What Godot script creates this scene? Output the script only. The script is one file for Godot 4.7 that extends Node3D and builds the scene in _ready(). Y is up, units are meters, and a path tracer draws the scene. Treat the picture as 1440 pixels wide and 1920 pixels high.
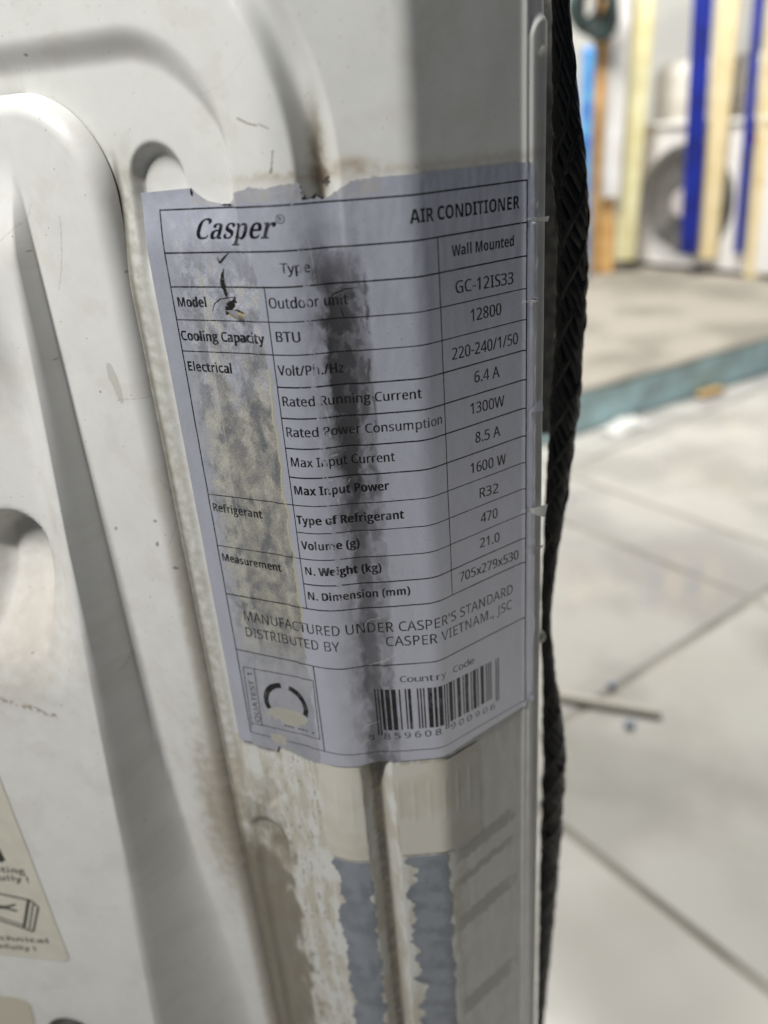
extends Node3D
# A worn air conditioner outdoor unit, seen close at its front corner; a tiled workshop floor behind.
# Surfaces of the unit are laid out in millimetres: u runs round the corner, y is the height above the lens.

const EYE := 0.68                      # height of the lens above the floor, metres
var prof_p: PackedVector2Array         # plan position of the corner profile
var prof_n: PackedVector2Array         # its outward normal
const U0 := -700.0
const U1 := 340.0
const DU := 0.25
var n_fine := FastNoiseLite.new()
var n_mid := FastNoiseLite.new()
var n_big := FastNoiseLite.new()
var n_str := FastNoiseLite.new()
var n_fbm := FastNoiseLite.new()
var fonts := {}
var taken := {}


func _ready() -> void:
	setup_camera_and_light()
	setup_noise()
	build_profile()
	build_setting()
	build_unit()
	build_rope()
	build_background()
	build_floor_litter()


# ------------------------------------------------------------------ camera, light
func setup_camera_and_light() -> void:
	var cam := Camera3D.new()
	cam.name = "camera"
	var attr := CameraAttributesPhysical.new()
	attr.frustum_focal_length = 18.98
	attr.exposure_aperture = 4.9
	attr.frustum_focus_distance = 0.215
	cam.attributes = attr
	cam.fov = 64.62
	cam.near = 0.01
	cam.far = 60.0
	add_child(cam)
	var p := deg_to_rad(25.27)
	var r := deg_to_rad(-4.533)
	var fwd := Vector3(0, -sin(p), -cos(p))
	var up := Vector3(0, cos(p), -sin(p))
	var right := Vector3(1, 0, 0)
	var r2 := right * cos(r) + up * sin(r)
	var u2 := -right * sin(r) + up * cos(r)
	cam.transform = Transform3D(Basis(r2, u2, -fwd), Vector3(0, EYE, 0))
	cam.fov = 64.62
	cam.current = true

	var we := WorldEnvironment.new()
	we.name = "environment"
	var e := Environment.new()
	e.background_mode = Environment.BG_COLOR
	e.background_color = Color(0.55, 0.63, 0.74)
	e.background_energy_multiplier = 0.12
	e.tonemap_mode = Environment.TONE_MAPPER_LINEAR
	e.tonemap_exposure = 1.0
	e.sdfgi_enabled = true
	e.ssao_enabled = true
	e.ssil_enabled = true
	we.environment = e
	add_child(we)

	lamp("added_hanging_lamp", Vector3(-0.392, 1.3, 0.135), Vector3(-0.02, 0.6, -0.2), 0.4, 0.05, 1.03, "unseen short tube lamp added above the front of the unit")  # unseen lamp, added close above so its light fades down the unit
	lamp("unseen_ceiling_lamp", Vector3(0.95, 2.75, -1.35), Vector3(1.1, 0.0, -1.7), 1.2, 0.16, 2.85, "unseen ceiling tube lamp above the bare floor tiles")  # unseen lamp, placed to brighten the floor tiles
	lamp("unseen_ceiling_lamp", Vector3(0.2, 2.75, -2.1), Vector3(1.45, 0.2, -3.7), 1.2, 0.16, 11.5, "unseen ceiling tube lamp added to light the slatted rack and the wall")  # unseen lamp, added to brighten the wall, rack and far unit


func lamp(called: String, at: Vector3, aim: Vector3, length: float, width: float, energy: float, label: String) -> void:
	var t := thing(called, label, "lamp", at)
	t.look_at_from_position(at, aim, Vector3(0.1, 0.2, 1).normalized())
	var st := SurfaceTool.new()
	st.begin(Mesh.PRIMITIVE_TRIANGLES)
	add_box(st, Vector3(0, 0, 0.05), Vector3(length + 0.06, width + 0.04, 0.05))
	mesh_of("housing", st, flat_mat(Color(0.8, 0.8, 0.8), 0.5), t)
	var cyl := CylinderMesh.new()
	cyl.top_radius = 0.016
	cyl.bottom_radius = 0.016
	cyl.height = length
	cyl.radial_segments = 16
	var m := MeshInstance3D.new()
	m.name = "tube"
	m.mesh = cyl
	m.rotation.z = PI / 2
	var em := StandardMaterial3D.new()
	em.albedo_color = Color(1, 1, 1)
	em.emission_enabled = true
	em.emission = Color(1.0, 0.97, 0.9)
	em.emission_energy_multiplier = 2.0
	m.material_override = em
	t.add_child(m, true)
	var l := AreaLight3D.new()
	l.name = "lamp_light"
	l.area_size = Vector2(length, width)
	l.light_energy = energy
	l.light_color = Color(1.0, 0.995, 0.98)
	l.area_range = 14.0
	l.area_attenuation = 2.0
	l.shadow_enabled = true
	l.position = Vector3(0, 0, -0.02)
	t.add_child(l, true)


# ------------------------------------------------------------------ helpers
func setup_noise() -> void:
	var k := 11
	for n in [n_fine, n_mid, n_big, n_str]:
		n.seed = k
		k += 7
		n.noise_type = FastNoiseLite.TYPE_SIMPLEX_SMOOTH
		n.fractal_type = FastNoiseLite.FRACTAL_FBM
		n.fractal_octaves = 3
	n_fine.frequency = 1.1
	n_mid.frequency = 0.25
	n_big.frequency = 0.06
	n_str.frequency = 0.5
	n_fbm.seed = 77
	n_fbm.noise_type = FastNoiseLite.TYPE_SIMPLEX_SMOOTH
	n_fbm.fractal_type = FastNoiseLite.FRACTAL_FBM
	n_fbm.fractal_octaves = 6
	n_fbm.fractal_gain = 0.58
	n_fbm.frequency = 0.085
	n_fbm.domain_warp_enabled = true
	n_fbm.domain_warp_amplitude = 6.0
	n_fbm.domain_warp_frequency = 0.08


func ss(a: float, b: float, x: float) -> float:
	var t := clampf((x - a) / (b - a), 0.0, 1.0)
	return t * t * (3.0 - 2.0 * t)


func gauss(x: float, s: float) -> float:
	return exp(-(x * x) / (s * s))


func numbered(called: String) -> String:
	if not taken.has(called):
		taken[called] = 0
		return called
	taken[called] += 1
	return "%s_%03d" % [called, taken[called]]


func thing(called: String, label: String, category: String, at := Vector3.ZERO, group := "") -> Node3D:
	var o := Node3D.new()
	o.name = numbered(called)
	add_child(o)
	o.position = at
	o.set_meta("label", label)
	o.set_meta("category", category)
	if group:
		o.set_meta("group", group)
	return o


func tag(o: Node3D, label: String, category: String, group := "") -> Node3D:
	o.set_meta("label", label)
	o.set_meta("category", category)
	if group:
		o.set_meta("group", group)
	return o


func mesh_of(called: String, st: SurfaceTool, m: Material, parent: Node3D) -> MeshInstance3D:
	st.generate_normals()
	var o := MeshInstance3D.new()
	o.name = called if parent != self else numbered(called)
	o.mesh = st.commit()
	o.material_override = m
	parent.add_child(o, true)
	return o


func part(called: String, mesh: Mesh, m: Material, parent: Node3D) -> MeshInstance3D:
	var o := MeshInstance3D.new()
	o.name = called if parent != self else numbered(called)
	o.mesh = mesh
	o.material_override = m
	parent.add_child(o, true)
	return o


func flat_mat(c: Color, rough := 0.6, metal := 0.0) -> StandardMaterial3D:
	var m := StandardMaterial3D.new()
	m.albedo_color = c
	m.roughness = rough
	m.metallic = metal
	return m


func worn_mat(c: Color, c2: Color, rough: float, scale: float, sd: int) -> StandardMaterial3D:
	# two tones mixed by a seeded noise, laid on in world axes
	var m := StandardMaterial3D.new()
	var t := NoiseTexture2D.new()
	t.width = 256
	t.height = 256
	t.seamless = true
	var n := FastNoiseLite.new()
	n.seed = sd
	n.frequency = 0.012
	n.fractal_octaves = 5
	t.noise = n
	var g := Gradient.new()
	g.set_color(0, c2)
	g.set_color(1, c)
	g.set_offset(0, 0.28)
	g.set_offset(1, 0.62)
	t.color_ramp = g
	m.albedo_texture = t
	m.roughness = rough
	m.uv1_triplanar = true
	m.uv1_world_triplanar = true
	m.uv1_scale = Vector3.ONE * scale
	return m


func quad(st: SurfaceTool, a: Vector3, b: Vector3, c: Vector3, d: Vector3) -> void:
	# a, b, c, d clockwise seen from the front
	for v in [a, b, c, a, c, d]:
		st.add_vertex(v)


func add_box(st: SurfaceTool, at: Vector3, size: Vector3, ax := Vector3.RIGHT, ay := Vector3.UP, az := Vector3.BACK, bevel := 0.0) -> void:
	# a box with chamfered edges: three rings of eight corners
	var h := size / 2.0
	var b := minf(bevel, minf(h.x, minf(h.y, h.z)) * 0.9)
	st.set_smooth_group(-1)
	if b <= 0.0:
		for f in [[ax * h.x, ay * h.y, az * h.z], [-ax * h.x, az * h.z, ay * h.y], [ay * h.y, az * h.z, ax * h.x], [-ay * h.y, ax * h.x, az * h.z], [az * h.z, ax * h.x, ay * h.y], [-az * h.z, ay * h.y, ax * h.x]]:
			var n: Vector3 = at + f[0]
			quad(st, n - f[1] + f[2], n + f[1] + f[2], n + f[1] - f[2], n - f[1] - f[2])
		return
	var sgn := [Vector2(-1, -1), Vector2(1, -1), Vector2(1, 1), Vector2(-1, 1)]
	var axes := [[ax, ay, az, h.x, h.y, h.z], [ay, az, ax, h.y, h.z, h.x], [az, ax, ay, h.z, h.x, h.y]]
	for q in axes:
		for s in [-1.0, 1.0]:
			var pts := []
			for c in sgn:
				pts.append(at + q[0] * (q[3] * s) + q[1] * (c.x * (q[4] - b)) + q[2] * (c.y * (q[5] - b)))
			if s > 0:
				quad(st, pts[3], pts[2], pts[1], pts[0])
			else:
				quad(st, pts[0], pts[1], pts[2], pts[3])
		# the four chamfers that run along q[0]
		for c in sgn:
			var e0: Vector3 = at + q[1] * (c.x * q[4]) + q[2] * (c.y * (q[5] - b))
			var e1: Vector3 = at + q[1] * (c.x * (q[4] - b)) + q[2] * (c.y * q[5])
			var l: Vector3 = q[0] * (q[3] - b)
			if c.x * c.y > 0:
				quad(st, e0 - l, e1 - l, e1 + l, e0 + l)
			else:
				quad(st, e0 + l, e1 + l, e1 - l, e0 - l)
	for sx in [-1.0, 1.0]:
		for sy in [-1.0, 1.0]:
			for sz in [-1.0, 1.0]:
				var p0: Vector3 = at + ax * (sx * h.x) + ay * (sy * (h.y - b)) + az * (sz * (h.z - b))
				var p1: Vector3 = at + ax * (sx * (h.x - b)) + ay * (sy * h.y) + az * (sz * (h.z - b))
				var p2: Vector3 = at + ax * (sx * (h.x - b)) + ay * (sy * (h.y - b)) + az * (sz * h.z)
				if sx * sy * sz > 0:
					for v in [p0, p2, p1]:
						st.add_vertex(v)
				else:
					for v in [p0, p1, p2]:
						st.add_vertex(v)


func box_mesh(size: Vector3, bevel := 0.0) -> ArrayMesh:
	var st := SurfaceTool.new()
	st.begin(Mesh.PRIMITIVE_TRIANGLES)
	add_box(st, Vector3.ZERO, size, Vector3.RIGHT, Vector3.UP, Vector3.BACK, bevel)
	st.generate_normals()
	return st.commit()


func polar(az_deg: float, rng: float, y: float) -> Vector3:
	var a := deg_to_rad(az_deg)
	return Vector3(rng * sin(a), y, -rng * cos(a))


func grid_mesh(pos: PackedVector3Array, uv: PackedVector2Array, nx: int, ny: int, keep := PackedByteArray()) -> ArrayMesh:
	# a sheet of nx by ny points, x to the right and y downwards seen from the front; smooth normals
	var nor := PackedVector3Array()
	nor.resize(nx * ny)
	for j in ny:
		for i in nx:
			var l := pos[j * nx + maxi(i - 1, 0)]
			var r := pos[j * nx + mini(i + 1, nx - 1)]
			var t := pos[maxi(j - 1, 0) * nx + i]
			var b := pos[mini(j + 1, ny - 1) * nx + i]
			nor[j * nx + i] = (b - t).cross(r - l).normalized()
	var idx := PackedInt32Array()
	for j in ny - 1:
		for i in nx - 1:
			if keep.size() and keep[j * nx + i] == 0:
				continue
			var a := j * nx + i
			idx.append_array([a, a + 1, a + nx, a + 1, a + nx + 1, a + nx])
	var arr := []
	arr.resize(Mesh.ARRAY_MAX)
	arr[Mesh.ARRAY_VERTEX] = pos
	arr[Mesh.ARRAY_NORMAL] = nor
	arr[Mesh.ARRAY_TEX_UV] = uv
	arr[Mesh.ARRAY_INDEX] = idx
	var me := ArrayMesh.new()
	me.add_surface_from_arrays(Mesh.PRIMITIVE_TRIANGLES, arr)
	return me


func steps(pts: Array) -> PackedFloat32Array:
	# [start, step, end, step, end ...] -> list of values
	var out := PackedFloat32Array()
	var v: float = pts[0]
	out.append(v)
	var k := 1
	while k < pts.size():
		var st: float = pts[k]
		var e: float = pts[k + 1]
		var n := maxi(1, int(round(absf(e - v) / st)))
		for i in n:
			out.append(v + (e - v) * (i + 1) / n)
		v = e
		k += 2
	return out


# ------------------------------------------------------------------ the corner profile
func turn(u: float) -> float:
	return 25.2 * (1.0 - ss(-24.0, -13.0, u)) - 34.0 * ss(8.6, 15.4, u) - 50.0 * ss(49.0, 57.5, u)


func build_profile() -> void:
	var n := int((U1 - U0) / DU) + 1
	prof_p.resize(n)
	prof_n.resize(n)
	var i0 := int((0.0 - U0) / DU)
	var p := Vector2(0, -195.9)
	for i in range(i0, n):
		var a := deg_to_rad(turn(U0 + DU * i))
		prof_p[i] = p
		prof_n[i] = Vector2(-sin(a), cos(a))
		p += Vector2(cos(a), sin(a)) * DU
	p = Vector2(0, -195.9)
	for i in range(i0, -1, -1):
		var a := deg_to_rad(turn(U0 + DU * i))
		prof_p[i] = p
		prof_n[i] = Vector2(-sin(a), cos(a))
		p -= Vector2(cos(a), sin(a)) * DU


func at_uy(u: float, y: float, d: float) -> Vector3:
	var f := clampf((u - U0) / DU, 0.0, prof_p.size() - 1.001)
	var i := int(f)
	var q := prof_p[i].lerp(prof_p[i + 1], f - i) + prof_n[i].lerp(prof_n[i + 1], f - i) * d
	return Vector3(q.x * 0.001, EYE + y * 0.001, q.y * 0.001)


func rrect(u: float, y: float, ur: float, yt: float, r: float) -> float:
	# signed distance to a shape bounded at the right by ur and at the top by yt, with a rounded corner
	var dx := u - (ur - r)
	var dy := y - (yt - r)
	if dx <= 0.0 or dy <= 0.0:
		return maxf(dx, dy) - r
	return sqrt(dx * dx + dy * dy) - r


func slot(u: float, y: float, uc: float, hw: float, yt: float, yb: float) -> float:
	# signed distance to an upright slot with round ends
	var yy := clampf(y, yb + hw, yt - hw)
	return Vector2(u - uc, y - yy).length() - hw


func shell_d(u: float, y: float) -> float:
	# the relief pressed into the sheet, millimetres outwards
	var d := 0.0
	# large rounded recess round the grille
	if u < -25.0:
		var sd := rrect(u, y, -29.0, 25.6, 27.0)
		if sd < 0.0:
			var w := lerpf(8.0, 3.2, ss(-2.0, 16.0, 14.0 - y) * ss(-62.0, -36.0, u))
			d -= lerpf(0.7, 3.0, ss(-34.0, -8.0, y)) * ss(0.0, w, -sd)
		# short slot with a round end beside the panel
		var s2 := slot(u, y, -52.6, 8.6, 1.6, -208.0)
		if s2 < 0.0:
			d -= lerpf(0.6, 3.2, ss(-36.0, -9.0, y)) * ss(0.0, lerpf(2.2, 3.8, ss(-12.0, 0.0, y)), -s2)
		var s3 := slot(u, y, -53.0, 8.2, -213.0, -420.0)
		if s3 < 0.0:
			d -= 1.5 * ss(0.0, 3.4, -s3)
	# V groove that runs down the middle facet
	if u < 0.0 and u > -90.0:
		var e := u + 9.2
		if y > -8.0:
			e = Vector2(u + 76.6, y + 8.0).length() - 67.4
		if e > -7.0 and e < 9.0:
			var g := ss(-5.2, 0.2, e) * (1.0 - ss(0.8, 5.6, e))
			d -= lerpf(4.8, 2.8, ss(-4.0, 30.0, y)) * g
	# thin bead and the upright slot near the outer edge
	if u > 43.0 and u < 62.0:
		d += 0.55 * gauss(u - 47.4, 0.9)
		var s4 := slot(u, y, 53.2, 5.6, 22.0, -620.0)
		if s4 < 0.0:
			d += 0.9 * ss(0.0, 1.6, -s4)
		var s5 := slot(u, y, 52.6, 2.5, 15.0, -620.0)
		if s5 < 0.0:
			d -= 1.5 * ss(0.0, 1.5, -s5)
	# the sheet is never quite true
	d += 0.10 * n_big.get_noise_2d(u * 0.5, y * 0.35)
	return d


func panel_d(u: float, y: float) -> float:
	var sd := rrect(u, y, -64.9, 14.4, 25.0)
	var t := clampf(-sd / 5.2, 0.0, 1.0)
	var d := -3.2 + 6.2 * sqrt(maxf(0.0, 1.0 - (1.0 - t) * (1.0 - t)))
	# a dished band inside the edge and the wedge-shaped boss that grows downwards
	var h := maxf(0.0, 3.2 - 0.086 * y)
	var flare := 16.0 * ss(170.0, 330.0, -y)
	var foot := -91.5 + flare
	var w := 0.14 * h + 0.6 + flare
	var k := ss(-1.0, 25.0, -y)
	var tw := clampf((foot - u) / w, 0.0, 1.0)
	var rise := lerpf(lerpf(tw, ss(0.0, 1.0, tw), 0.45), pow(tw, 1.7), flare / 16.0)
	d += (h * rise + 0.25 * maxf(0.0, foot - w - u)) * k
	# hollow for the hand below the shoulder of the boss
	d -= 10.0 * ss(16.0, 70.0, -y) * (1.0 - ss(112.0, 158.0, -y)) * ss(1.0, 17.0, -92.5 - u)
	# finger grip pressed into the boss
	var g := slot(u, y, -120.6, 12.6, -97.0, -150.0)
	if g < 0.0:
		d -= 9.0 * ss(0.0, 5.5, -g) * (1.0 - ss(112.0, 150.0, -y))
	d += 0.22 * n_big.get_noise_2d(u * 0.4 + 60.0, y * 0.25)
	return d


# ------------------------------------------------------------------ lettering
func font_of(kind: String) -> Font:
	if not fonts.has(kind):
		var f := SystemFont.new()
		f.font_names = PackedStringArray(["Droid Serif" if kind.begins_with("serif") else "Droid Sans"])
		f.font_weight = 700 if kind.ends_with("bold") else 400
		fonts[kind] = f
	return fonts[kind]


func letters(text: String, kind: String) -> PackedVector3Array:
	# the triangles of a line of text
	var t := TextMesh.new()
	t.font = font_of(kind)
	t.font_size = 64
	t.pixel_size = 0.01
	t.depth = 0.0
	t.curve_step = 1.0
	t.text = text
	t.horizontal_alignment = HORIZONTAL_ALIGNMENT_LEFT
	var out := PackedVector3Array()
	for s in t.get_surface_count():
		var a := t.surface_get_arrays(s)
		var v: PackedVector3Array = a[Mesh.ARRAY_VERTEX]
		if a[Mesh.ARRAY_INDEX] != null and a[Mesh.ARRAY_INDEX].size():
			for i in a[Mesh.ARRAY_INDEX]:
				out.append(v[i])
		else:
			out.append_array(v)
	return out


func box_of(v: PackedVector3Array) -> Rect2:
	var r := Rect2(v[0].x, v[0].y, 0, 0)
	for p in v:
		r = r.expand(Vector2(p.x, p.y))
	return r


func fill_tri(ink: PackedByteArray, w: int, h: int, a: Vector2, b: Vector2, c: Vector2) -> void:
	var y0 := clampi(int(ceil(minf(a.y, minf(b.y, c.y)) - 0.5)), 0, h - 1)
	var y1 := clampi(int(floor(maxf(a.y, maxf(b.y, c.y)) - 0.5)), 0, h - 1)
	for y in range(y0, y1 + 1):
		var yy := y + 0.5
		var lo := 1e9
		var hi := -1e9
		for e in [[a, b], [b, c], [c, a]]:
			var p: Vector2 = e[0]
			var q: Vector2 = e[1]
			if (p.y <= yy and q.y > yy) or (q.y <= yy and p.y > yy):
				var x := p.x + (q.x - p.x) * (yy - p.y) / (q.y - p.y)
				lo = minf(lo, x)
				hi = maxf(hi, x)
		if hi < lo:
			continue
		for x in range(clampi(int(ceil(lo - 0.5)), 0, w - 1), clampi(int(floor(hi - 0.5)), 0, w - 1) + 1):
			ink[y * w + x] = 255


class Sheet:
	var w: int
	var h: int
	var px: float                # pixels per millimetre
	var left: float
	var top: float
	var ink: PackedByteArray

	func _init(l: float, t: float, r: float, b: float, k: float) -> void:
		left = l
		top = t
		px = k
		w = int((r - l) * k)
		h = int((t - b) * k)
		ink.resize(w * h)

	func to(u: float, y: float) -> Vector2:
		return Vector2((u - left) * px, (top - y) * px)


func write(s: Sheet, text: String, kind: String, u0: float, y0: float, u1: float, y1: float, cap: float, slant := 0.0, up := false) -> void:
	var v := letters(text, kind)
	if v.is_empty():
		return
	var ref := box_of(letters("H", kind))
	var base := ref.position.y
	var ky := cap / ref.size.y
	var r := box_of(v)
	var kx := (u1 - u0) / r.size.x
	if up:
		kx = (y1 - y0) / r.size.x
	var q := PackedVector2Array()
	for p in v:
		var a := (p.x - r.position.x) * kx
		var b := (p.y - base) * ky
		a += b * slant
		if up:
			q.append(s.to(u0 - b, y0 + a))
		else:
			q.append(s.to(u0 + a, lerpf(y0, y1, a / (u1 - u0)) + b))
	for i in range(0, q.size(), 3):
		fill_tri(s.ink, s.w, s.h, q[i], q[i + 1], q[i + 2])


func rule(s: Sheet, a: Vector2, b: Vector2, width: float) -> void:
	# a printed line, width in millimetres
	var n := (b - a).orthogonal().normalized() * width / 2.0
	var q := [a + n, b + n, b - n, a - n]
	var p := []
	for v in q:
		p.append(s.to(v.x, v.y))
	fill_tri(s.ink, s.w, s.h, p[0], p[1], p[2])
	fill_tri(s.ink, s.w, s.h, p[0], p[2], p[3])


func ring(s: Sheet, c: Vector2, r: float, width: float, a0: float, a1: float) -> void:
	var n := 28
	for i in n:
		var p := c + Vector2.from_angle(lerpf(a0, a1, float(i) / n)) * r
		var q := c + Vector2.from_angle(lerpf(a0, a1, (i + 1.15) / n)) * r
		rule(s, p, q, width)


func label_print() -> Sheet:
	var s := Sheet.new(-58.0, -8.0, 56.0, -181.0, 11.0)
	var rows := [-40.3, -48.4, -56.65]
	var L := -52.1
	var R := 47.2
	var C2 := -24.5
	var C3 := 18.4
	var wd := 0.32
	var yb := -174.7
	for q in [[L, -14.0, R, -14.0], [L, -23.9, R, -23.9], [L, -32.1, R, -32.1], [L, -40.3, R, -40.3], [L, -48.4, R, -48.4]]:
		rule(s, Vector2(q[0], q[1]), Vector2(q[2], q[3]), wd)
	for k in 8:
		var y := -56.65 - 8.17 * k
		var from := L if k == 4 or k == 6 else C2
		rule(s, Vector2(from, y), Vector2(R, y), wd)
	rule(s, Vector2(L, -122.0), Vector2(R, -122.0), wd)
	rule(s, Vector2(L, -142.1), Vector2(R, -142.1), wd)
	rule(s, Vector2(L, yb), Vector2(R, yb), wd)
	rule(s, Vector2(L, -13.85), Vector2(L, yb), wd)
	rule(s, Vector2(R, -13.85), Vector2(R, yb), wd)
	rule(s, Vector2(C2, -32.1), Vector2(C2, -122.0), wd)
	rule(s, Vector2(C3, -23.9), Vector2(C3, -122.0), wd)
	rule(s, Vector2(C2 - 0.3, -142.1), Vector2(C2 - 0.3, yb), wd)
	write(s, "Casper", "serif bold", -42.6, -20.9, -20.6, -21.0, 4.7, 0.42)
	ring(s, Vector2(-18.3, -16.9), 0.95, 0.16, 0.0, TAU)
	write(s, "R", "sans", -18.75, -17.4, -17.9, -17.4, 1.0)
	for t in [["Type", -19.7, -28.9, -12.8, -29.0, 2.3], ["Model", -50.8, -37.0, -42.2, -37.0, 2.4], ["Outdoor unit", -23.8, -37.0, -4.7, -37.2, 2.5],
			["Cooling Capacity", -51.6, -45.6, -26.5, -45.7, 2.5], ["BTU", -23.1, -45.1, -16.9, -45.2, 2.5], ["Electrical", -51.2, -53.6, -37.7, -53.8, 2.5], ["Volt/Ph./Hz", -23.7, -53.5, -7.2, -53.7, 2.5],
			["Rated Running Current", -23.5, -61.5, 11.6, -61.7, 2.5], ["Rated Power Consumption", -23.5, -69.7, 17.3, -69.8, 2.5], ["Max Input Current", -23.4, -78.0, 3.8, -78.0, 2.5],
			["Max Input Power", -23.5, -86.1, 1.8, -86.0, 2.5], ["Type of Refrigerant", -24.0, -94.9, 5.2, -94.7, 2.5], ["Volume (g)", -23.6, -102.6, -7.4, -102.5, 2.5],
			["N. Weight (kg)", -23.4, -110.7, -2.0, -110.4, 2.5], ["N. Dimension (mm)", -23.5, -118.8, 5.5, -118.4, 2.5], ["Refrigerant", -51.2, -94.4, -35.1, -94.9, 2.5], ["Measurement", -51.1, -110.6, -31.4, -111.2, 2.5]]:
		write(s, t[0], "sans bold" if t[2] < -80.0 or t[0] in ["Model", "Cooling Capacity", "Electrical"] else "sans", t[1], t[2], t[3], t[4], t[5])
		write(s, t[0], "sans", t[1] + 0.1, t[2], t[3] + 0.1, t[4], t[5])
	write(s, "AIR CONDITIONER", "sans bold", 11.1, -20.1, 45.0, -20.4, 3.0)
	write(s, "Wall Mounted", "sans bold", 22.6, -28.9, 43.1, -29.1, 2.5)
	for t in [["GC-12IS33", 23.4, -37.8, 42.8, -38.5], ["12800", 28.0, -45.5, 38.5, -45.6], ["220-240/1/50", 21.5, -54.0, 44.4, -54.4], ["6.4 A", 28.7, -61.6, 37.6, -62.0], ["1300W", 27.1, -69.9, 39.2, -70.5],
			["8.5 A", 28.5, -78.4, 37.6, -78.7], ["1600 W", 26.6, -86.8, 39.7, -87.6], ["R32", 29.6, -95.1, 36.6, -95.6], ["470", 29.8, -103.0, 36.3, -103.3], ["21.0", 29.4, -110.8, 36.9, -111.3], ["705x279x530", 21.3, -118.9, 44.5, -120.0]]:
		for off in [0.0, 0.12]:
			write(s, t[0], "sans", t[1] + off, t[2], t[3] + off, t[4], 3.05)
	write(s, "MANUFACTURED", "sans", -46.9, -130.4, -15.4, -130.5, 3.3)
	write(s, "UNDER CASPER'S STANDARD", "sans", -13.6, -130.3, 42.2, -131.2, 3.3)
	write(s, "DISTRIBUTED BY", "sans", -47.3, -136.2, -15.9, -135.9, 3.3)
	write(s, "CASPER VIETNAM., JSC", "sans", -2.4, -135.4, 41.9, -136.6, 3.3)
	var word := 0.8
	for ch in "Country Code":
		if ch != " ":
			write(s, ch, "sans", word, -148.5 - (word - 0.8) * 0.03, word + (1.9 if ch in "Cuoned" else 1.35), -148.5 - (word - 0.8) * 0.03, 2.2)
		word += 2.15 if ch != "r" else 1.7
	# certification mark: box, upright word, open ring
	for q in [[-50.6, -148.4, -25.6, -147.6], [-25.6, -147.6, -26.0, -170.2], [-50.6, -148.4, -51.3, -172.4], [-46.6, -148.2, -47.2, -170.9], [-51.3, -170.6, -26.0, -170.2]]:
		rule(s, Vector2(q[0], q[1]), Vector2(q[2], q[3]), 0.28)
	write(s, "QUATEST 1", "sans", -47.6, -169.6, -47.6, -150.4, 1.9, 0.0, true)
	ring(s, Vector2(-36.8, -159.6), 7.1, 1.9, deg_to_rad(97), deg_to_rad(205))
	ring(s, Vector2(-36.8, -159.6), 7.1, 1.9, deg_to_rad(74), deg_to_rad(-22))
	for k in 9:
		if k % 4 != 3:
			rule(s, Vector2(-38.5 + k * 1.25, -168.2), Vector2(-37.7 + k * 1.25, -168.5), 0.5)
	bars(s)
	return s


func bars(s: Sheet) -> void:
	# EAN-13 bars
	var code := "8859608900906"
	var lcode := ["0001101", "0011001", "0010011", "0111101", "0100011", "0110001", "0101111", "0111011", "0110111", "0001011"]
	var parity := ["LLLLLL", "LLGLGG", "LLGGLG", "LLGGGL", "LGLLGG", "LGGLLG", "LGGGLL", "LGLGLG", "LGLGGL", "LGGLGL"]
	var bits := "101"
	for i in range(1, 7):
		var c: String = lcode[int(code[i])]
		if parity[int(code[0])][i - 1] == "G":
			var g := ""
			for k in 7:
				g += "1" if c[6 - k] == "0" else "0"
			c = g
		bits += c
	bits += "01010"
	for i in range(7, 13):
		var c: String = lcode[int(code[i])]
		for k in 7:
			bits += "1" if c[k] == "0" else "0"
	bits += "101"
	var u0 := -7.2
	var m := 43.2 / 95.0
	for i in 95:
		if bits[i] == "1":
			var u := u0 + (i + 0.5) * m
			var guard := i < 3 or i > 91 or (i > 44 and i < 50)
			rule(s, Vector2(u, -150.7 - (u + 7.0) * 0.035), Vector2(u, (-168.2 if guard else -166.2) - (u + 7.0) * 0.012), m * 1.02)
	write(s, "8", "sans", -10.2, -169.8, -8.4, -169.8, 2.3)
	for k in 6:
		var a := -5.4 + k * 3.15
		write(s, code[1 + k], "sans", a, -169.7, a + 1.95, -169.7, 2.3)
		var b := 15.7 + k * 3.3
		write(s, code[7 + k], "sans", b, -169.6 - k * 0.3, b + 1.95, -169.6 - k * 0.3, 2.3)


func stroke(s: Sheet, pts: Array, w0: float, w1: float) -> void:
	# a freehand line through points, swelling from w0 to w1 in the middle
	for i in pts.size() - 1:
		for k in 8:
			var f := (i + k / 8.0) / (pts.size() - 1)
			var a := Vector2(pts[i][0], pts[i][1]).lerp(Vector2(pts[i + 1][0], pts[i + 1][1]), k / 8.0)
			var b := Vector2(pts[i][0], pts[i][1]).lerp(Vector2(pts[i + 1][0], pts[i + 1][1]), (k + 1.2) / 8.0)
			var j := Vector2(0.12 * n_fine.get_noise_2d(a.x * 2.0, a.y * 2.0), 0.12 * n_fine.get_noise_2d(a.y * 2.0, a.x * 2.0))
			rule(s, a + j, b + j, lerpf(w0, w1, sin(f * PI)) * (1.0 + 0.5 * n_fine.get_noise_2d(a.x, a.y)))


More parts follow.
